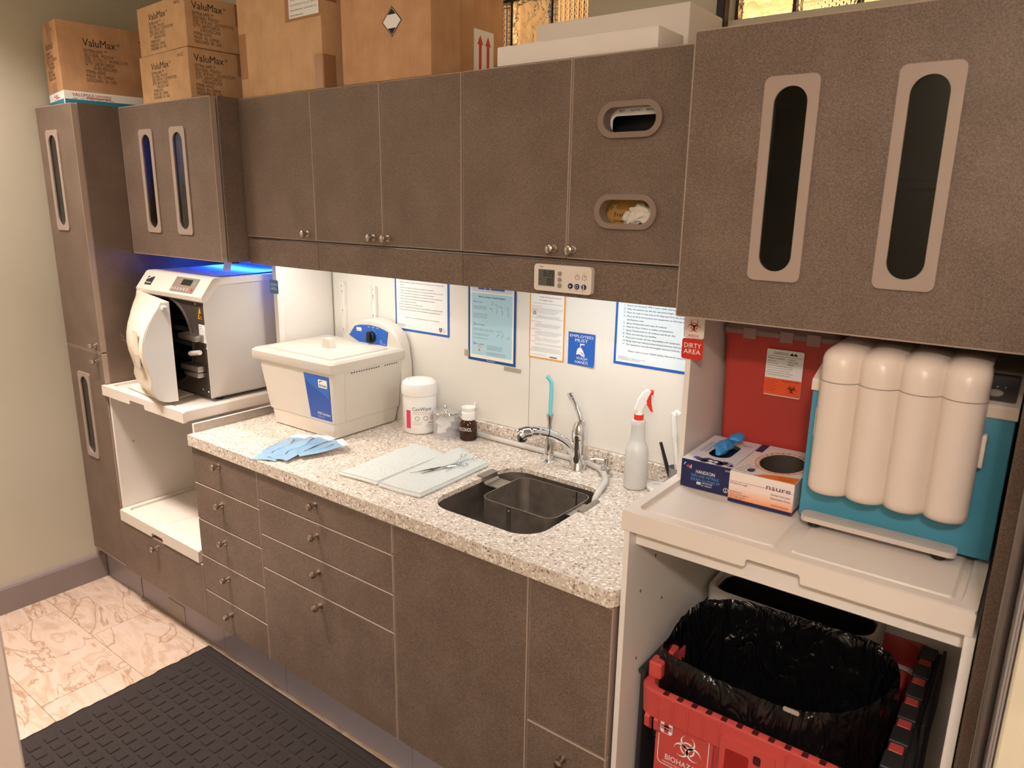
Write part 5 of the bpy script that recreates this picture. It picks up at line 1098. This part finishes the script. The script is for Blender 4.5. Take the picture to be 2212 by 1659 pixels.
obj('foot_bar', B().plate(rrect(-.154, .118, 0, .040, .014, 5), (), .010, FT(0, -.041, .0125)), mat('foot_bar_grey', rgb(200, 188, 180), .4), t)
for x in (-.14, .14): obj('foot', B().lathe([(0, 0), (.016, 0), (.016, .008), (0, .008)], FT(x, .03, 0), 16), BLACK, t)
for x in (-.13, .09): obj('foot', B().lathe([(0, 0), (.012, 0), (.012, .0125), (0, .0125)], FT(x, -.018, 0), 16), BLACK, t)

# ================================================================ BINS IN THE BAY
t = thing('biohazard_crate', 'red biohazard crate with folded-back dark lids in the open bay', 'crate', (1.69, .34, .002))
CR = mat('red_crate_plastic', rgb(198, 78, 74), .42); CL = mat('dark_lid_plastic', rgb(44, 42, 44), .45)
def cq(o_, z, r=.03): return [(x, y, z) for x, y in rrect(-.225 - o_, .235 + o_, -.262 - o_, .285 + o_, r, 5)]
obj('shell', B().loft([cq(-.03, 0), cq(-.003, .575), cq(-.003, .575), cq(-.008, .575), cq(-.034, .012)], cap0=True, cap1=True), CR, t, True)
obj('rim_band', B().loft([cq(.004, .585), cq(.020, .588), cq(.022, .652), cq(.018, .655), cq(.004, .655), cq(.002, .652), cq(.002, .585)], cap0=False, cap1=False), CR, t, True)
for k in range(12):
    if k in (5, 6, 7): continue
    obj('rim_rib', B().box(-.200 + .035 * k, -.196 + .035 * k, -.2865, -.283, .590, .650, .001, 1), CR, t)
for k in range(13): obj('rim_notch', B().box(-.19 + .033 * k, -.178 + .033 * k, -.281, -.268, .6545, .6562), mat('notch_dark', rgb(70, 16, 16), .6), t)
for x0, x1 in ((-.228, -.216), (-.205, -.195)): obj('corner_rib', B().plate([(0, .545), (.014, .56), (.016, .585), (.0, .60)], (), x1 - x0, Matrix(((0, 0, 1, x0), (-1, 0, 0, -.270), (0, 1, 0, 0), (0, 0, 0, 1)))), CR, t)
cb = obj('label_panel', B().plate(rrect(-.205, -.072, .38, .588, .012, 4), (), .006, FF(0, -.2615, 0) @ RX(.0)), CR, t)
CF2 = FF(0, -.2680, 0)
obj('label_outline', B().plate(rrect(-.198, -.080, .468, .583, .012, 4), [rrect(-.1965, -.0815, .4695, .5815, .011, 4)], .0003, CF2), WINK, cb)
flat(cb, rrect(-.195, -.166, .549, .580, .006, 3), WINK, CF2, 'corner_badge'); flat(cb, rect(-.186, -.175, .5505, .5785), CR, CF2 @ FT(0, 0, .0004), 'corner_badge'); flat(cb, rect(-.1935, -.1675, .559, .570), CR, CF2 @ FT(0, 0, .0004), 'corner_badge'); txt(cb, 'stericycle', WINK, CF2 @ FT(0, 0, .0008), -.192, .562, .005, .023, name='label_lettering', shear=.2)
biohazard(cb, WINK, CF2, -.128, .535, .034); txt(cb, 'BIOHAZARD', WINK, CF2, -.180, .484, .014, .094, bold=.04, name='label_lettering'); txt(cb, 'WARNING: REGULATED MEDICAL WASTE', WINK, CF2, -.186, .474, .0045, .10, name='label_lettering')
hb = obj('hand_hold', B().plate(rrect(-.052, .062, .50, .625, .008, 3), [rrect(.018, .034, .588, .612, .005, 3)], .004, FF(0, -.283, 0)), CR, t); flat(hb, rrect(.018, .034, .588, .612, .005, 3), mat('notch_dark', rgb(70, 16, 16), .6), FF(0, -.2832, 0), 'finger_hole', .0003)
flat(t, rrect(-.040, .010, .50, .60, .006, 3), mat('red_recess', rgb(150, 34, 30), .45), FF(0, -.2872, 0), 'recess_panel', .0003)
for k in range(6):
    y = -.255 + .088 * k; obj('hinge_tooth', B().box(.240, .266, y, y + .028, .640, .664, .002, 1), CR, t); obj('hinge_tooth', B().box(.236, .272, y + .030, y + .086, .636, .666, .002, 1), CL, t)
for k, y in enumerate((-.262, -.20)): obj('hinge_tooth', B().box(-.246, -.215, y + .02, y + .055, .655, .694, .003, 1), CR, t)
obj('hinge_rail', B().tube([(.277, -.262, .645), (.277, .275, .645)], .010, 10), CL, t, True)
obj('folded_lid', B().box(.270, .284, -.262, .275, .25, .640, .003, 1), CL, t); obj('folded_lid', B().box(-.264, -.252, -.245, .275, .20, .668, .004, 2), CL, t); obj('lid_edge', B().tube([(-.258, -.25, .665), (-.258, .27, .665)], .009, 8), CL, t, True)
for x in (.290,): obj('lid_rib', B().box(.284, .292, -.10, .22, .55, .70, .004, 2), CL, t)
# black liner bag standing open inside the crate
def film():
    m, N, L, P = nt('black_film'); P.inputs['Base Color'].default_value = rgb(15, 15, 16); P.inputs['Roughness'].default_value = .2
    T = N.new('ShaderNodeTexCoord'); n = N.new('ShaderNodeTexNoise'); n.inputs['Scale'].default_value = 13; n.inputs['Detail'].default_value = 3; n.inputs['Distortion'].default_value = 1.4
    mp = N.new('ShaderNodeMapping'); mp.inputs['Scale'].default_value = (1, 1, .45); L.new(T.outputs['Object'], mp.inputs['Vector']); L.new(mp.outputs[0], n.inputs['Vector'])
    a = N.new('ShaderNodeMath'); a.operation = 'SUBTRACT'; a.inputs[1].default_value = .5; L.new(n.outputs['Fac'], a.inputs[0]); c = N.new('ShaderNodeMath'); c.operation = 'ABSOLUTE'; L.new(a.outputs[0], c.inputs[0])
    b = N.new('ShaderNodeBump'); b.inputs['Strength'].default_value = .9; b.inputs['Distance'].default_value = .045; L.new(c.outputs[0], b.inputs['Height']); L.new(b.outputs[0], P.inputs['Normal']); return m
BAG = film()
rim = [(1.452, .165), (1.462, .125), (1.52, .108), (1.58, .098), (1.655, .092), (1.74, .095), (1.82, .128), (1.872, .19), (1.905, .27), (1.918, .36), (1.90, .43), (1.85, .468), (1.78, .472), (1.70, .468), (1.60, .462), (1.53, .445), (1.48, .40), (1.452, .32), (1.445, .24)]
rimp = bez([(x, y, 0) for x, y in rim] + [(rim[0][0], rim[0][1], 0)], 10)[:-1]
cx_, cy_ = 1.685, .285
def bag_row(k, z, f=1.0, amp=.0, ph=0, zj=0.0):
    out = []; n = len(rimp); rnd = random.Random(77)
    fr = [(rnd.choice([11, 17, 23, 31, 37]), rnd.uniform(0, 6.28), rnd.uniform(.5, 1)) for _ in range(6)]
    for i, p in enumerate(rimp):
        a = 2 * math.pi * i / n; w_ = sum(s * (1 - 2 * abs(math.sin(q * a / 2 + h + ph))) for q, h, s in fr) / 3
        out.append((cx_ + (p.x - cx_) * (f + amp * w_), cy_ + (p.y - cy_) * (f + amp * w_), z + zj * w_))
    return out
rows = [bag_row(0, .40, 1.0, .03, .5), bag_row(0, .50, 1.02, .038, .3, .010), bag_row(0, .56, 1.03, .034, .25, .012), bag_row(0, .62, 1.03, .026, .2, .010), bag_row(0, .67, 1.022, .016, .1, .006), bag_row(0, .708, 1.01, .006, 0, .004), bag_row(0, .722, .99, .005, 0, .004), bag_row(0, .712, .965, .008, 0, .004), bag_row(0, .66, .945, .018, .2, .006), bag_row(0, .59, .92, .028, .5, .008), bag_row(0, .50, .87, .034, .9, .01), bag_row(0, .36, .80, .03, 1.2, .0), bag_row(0, .30, .5, .03, 1.5, .01)]
def lift(r):
    out = []
    for x, y, z in r:
        k = min(1, max(0, (y - .20) / .22)); k = k * k * (3 - 2 * k); j = min(1, max(0, (z - .40) / .3))
        out.append((x, y - .068 * k, z + .035 * k * j))
    return out
rows = [lift(r) for r in rows]
dense = []
for i in range(len(rows) - 1):
    for k in range(3):
        u = k / 3; dense.append([tuple(Vector(p_).lerp(Vector(q_), u)) for p_, q_ in zip(rows[i], rows[i + 1])])
rows = dense + [rows[-1]]
o = obj('bin_bag', B().loft(rows, cap0=False), BAG, None, True, ang=60); tag(o, 'glossy black bin bag standing open inside the red crate', 'bag')
o = obj('label_chip', B().plate(rrect(0, .032, 0, .010, .004, 3), (), .0015, FF(1.745, .0925, .716)), mat('chip', rgb(170, 160, 150), .5)); tag(o, 'small pale paper scrap caught on the bag rim', 'scrap')
# rear bin with a white liner
t = thing('waste_bin', 'dark waste bin with a white liner at the back of the bay', 'bin', (1.640, .520, .02))
wr = lambda o_, z, r=.05: [(x, y, z) for x, y in rrect(-.200 - o_, .200 + o_, -.078 - o_, .086 + o_, r, 6)]
obj('bin_shell', B().loft([wr(-.03, 0.02, .03), wr(-.006, .685), wr(-.012, .685), wr(-.036, .03, .03)], cap1=True), BLACK, t, True)
obj('white_liner', B().loft([wr(.004, .60), wr(.008, .65), wr(.009, .700), wr(.003, .712), wr(-.005, .707), wr(-.008, .65)], cap0=False, cap1=False), mat('white_liner', rgb(214, 208, 204), .5, bump=(60, .6)), t, True)
# ================================================================ THINGS AT THE RIGHT EDGE, FLOOR MAT
o = obj('metal_pole', B().tube([(2.0725, -.13, .002), (2.0680, -.13, 1.62)], .0072, 14), mat('grey_pole', rgb(126, 118, 112), .35, .5), None, True); tag(o, 'slim grey metal pole standing beside the brown end panel', 'pole')
o = obj('door_slab', B().box(2.088, 2.128, -.22, .20, .002, 1.64, .003, 1), mat('ivory_slab', rgb(214, 204, 180), .5, noise=(8, .08))); tag(o, 'ivory board leaning upright beyond the grey pole', 'board')
for k, x in enumerate((2.0815, 2.0850)):
    o = obj('leaning_sheet', B().box(x - .0013, x + .0013, -.20, .15, .002, 1.5 - .05 * k), mat('sheet_grey%d' % k, rgb(150 + 25 * k, 142 + 25 * k, 140 + 22 * k), .5)); tag(o, ('thin mid-grey sheet standing nearest the grey pole', 'thin light grey sheet between grey sheet and ivory board')[k], 'sheet')
MATM = mat('brown_rubber_mat', rgb(44, 36, 34), .85, noise=(260, .3), bump=(500, .9))
t = thing('floor_mat', 'dark brown rubber-backed floor mat with a raised waffle pattern', 'mat', (.75, -.36, .0012))
rnd = random.Random(3); MX0, MX1, MY0, MY1 = -1.125, 1.15, -.62, .397
edge = [(MX0 + rnd.uniform(-.004, .004), MY0 + (MY1 - MY0) * k / 46) for k in range(47)]
obj('backing', B().plate([(MX1, MY0)] + [(MX1, MY1)] + edge[::-1], (), .0055, FT()), mat('mat_edge', rgb(33, 27, 26), .9, bump=(300, .8)), t)
obj('pile_base', B().plate([(MX1 - .012, MY0 + .012), (MX1 - .012, MY1 - .012)] + [(x + .014, min(max(y, MY0 + .012), MY1 - .012)) for x, y in edge[::-1]], (), .0035, FT(0, 0, .005)), MATM, t)
for a, b in (((MX0 + .03, MX1 - .03), (MY1 - .035, MY1 - .029)), ((MX0 + .03, MX1 - .03), (MY1 - .050, MY1 - .044))): obj('border_ridge', B().box(a[0], a[1], b[0], b[1], .008, .0105), MATM, t)
wf = B(); P = .0505; x = MX0 + .075
i = 0
while x < MX1 - .06:
    y = MY0 + .07; j = 0
    while y < MY1 - .08:
        s = .0175
        wf.loft([[(x + a, y + b, .0084) for a, b in ((-s, -s), (s, -s), (s, s), (-s, s))], [(x + a * .86, y + b * .86, .0125) for a, b in ((-s, -s), (s, -s), (s, s), (-s, s))]], cap0=False); y += P; j += 1
    x += P; i += 1
o = obj('waffle_blocks', wf, MATM, t); o['kind'] = 'stuff'

# ================================================================ GROUPS OF LOOK-ALIKES
GROUPS = {'wall_cabinet': 'brown wall cabinets in a row', 'deep_wall_cabinet': 'deep brown wall cabinets', 'drawer_cabinet': 'brown drawer cabinets under the worktop',
          'pull_out_tray': 'cream pull-out trays', 'cardboard_box': 'brown cartons on the cabinets', 'foam_slab': 'white foam slabs on the cabinets', 'glove_box': 'boxes of gloves',
          'sterile_pouch': 'sterile pouches on the worktop', 'folded_towel': 'white towels by the sink', 'hemostat': 'steel instruments on the towel', 'handled_brush': 'brushes in the grey cup',
          'shelf_standard': 'slotted shelf standards', 'under_cabinet_light': 'strip lights under and in the cabinets', 'leaning_sheet': 'thin sheets beside the pole'}
for o in list(COL.objects):
    k = o.name.split('.')[0]
    if o.parent is None and k in GROUPS and 'category' in o.keys(): o['group'] = GROUPS[k]
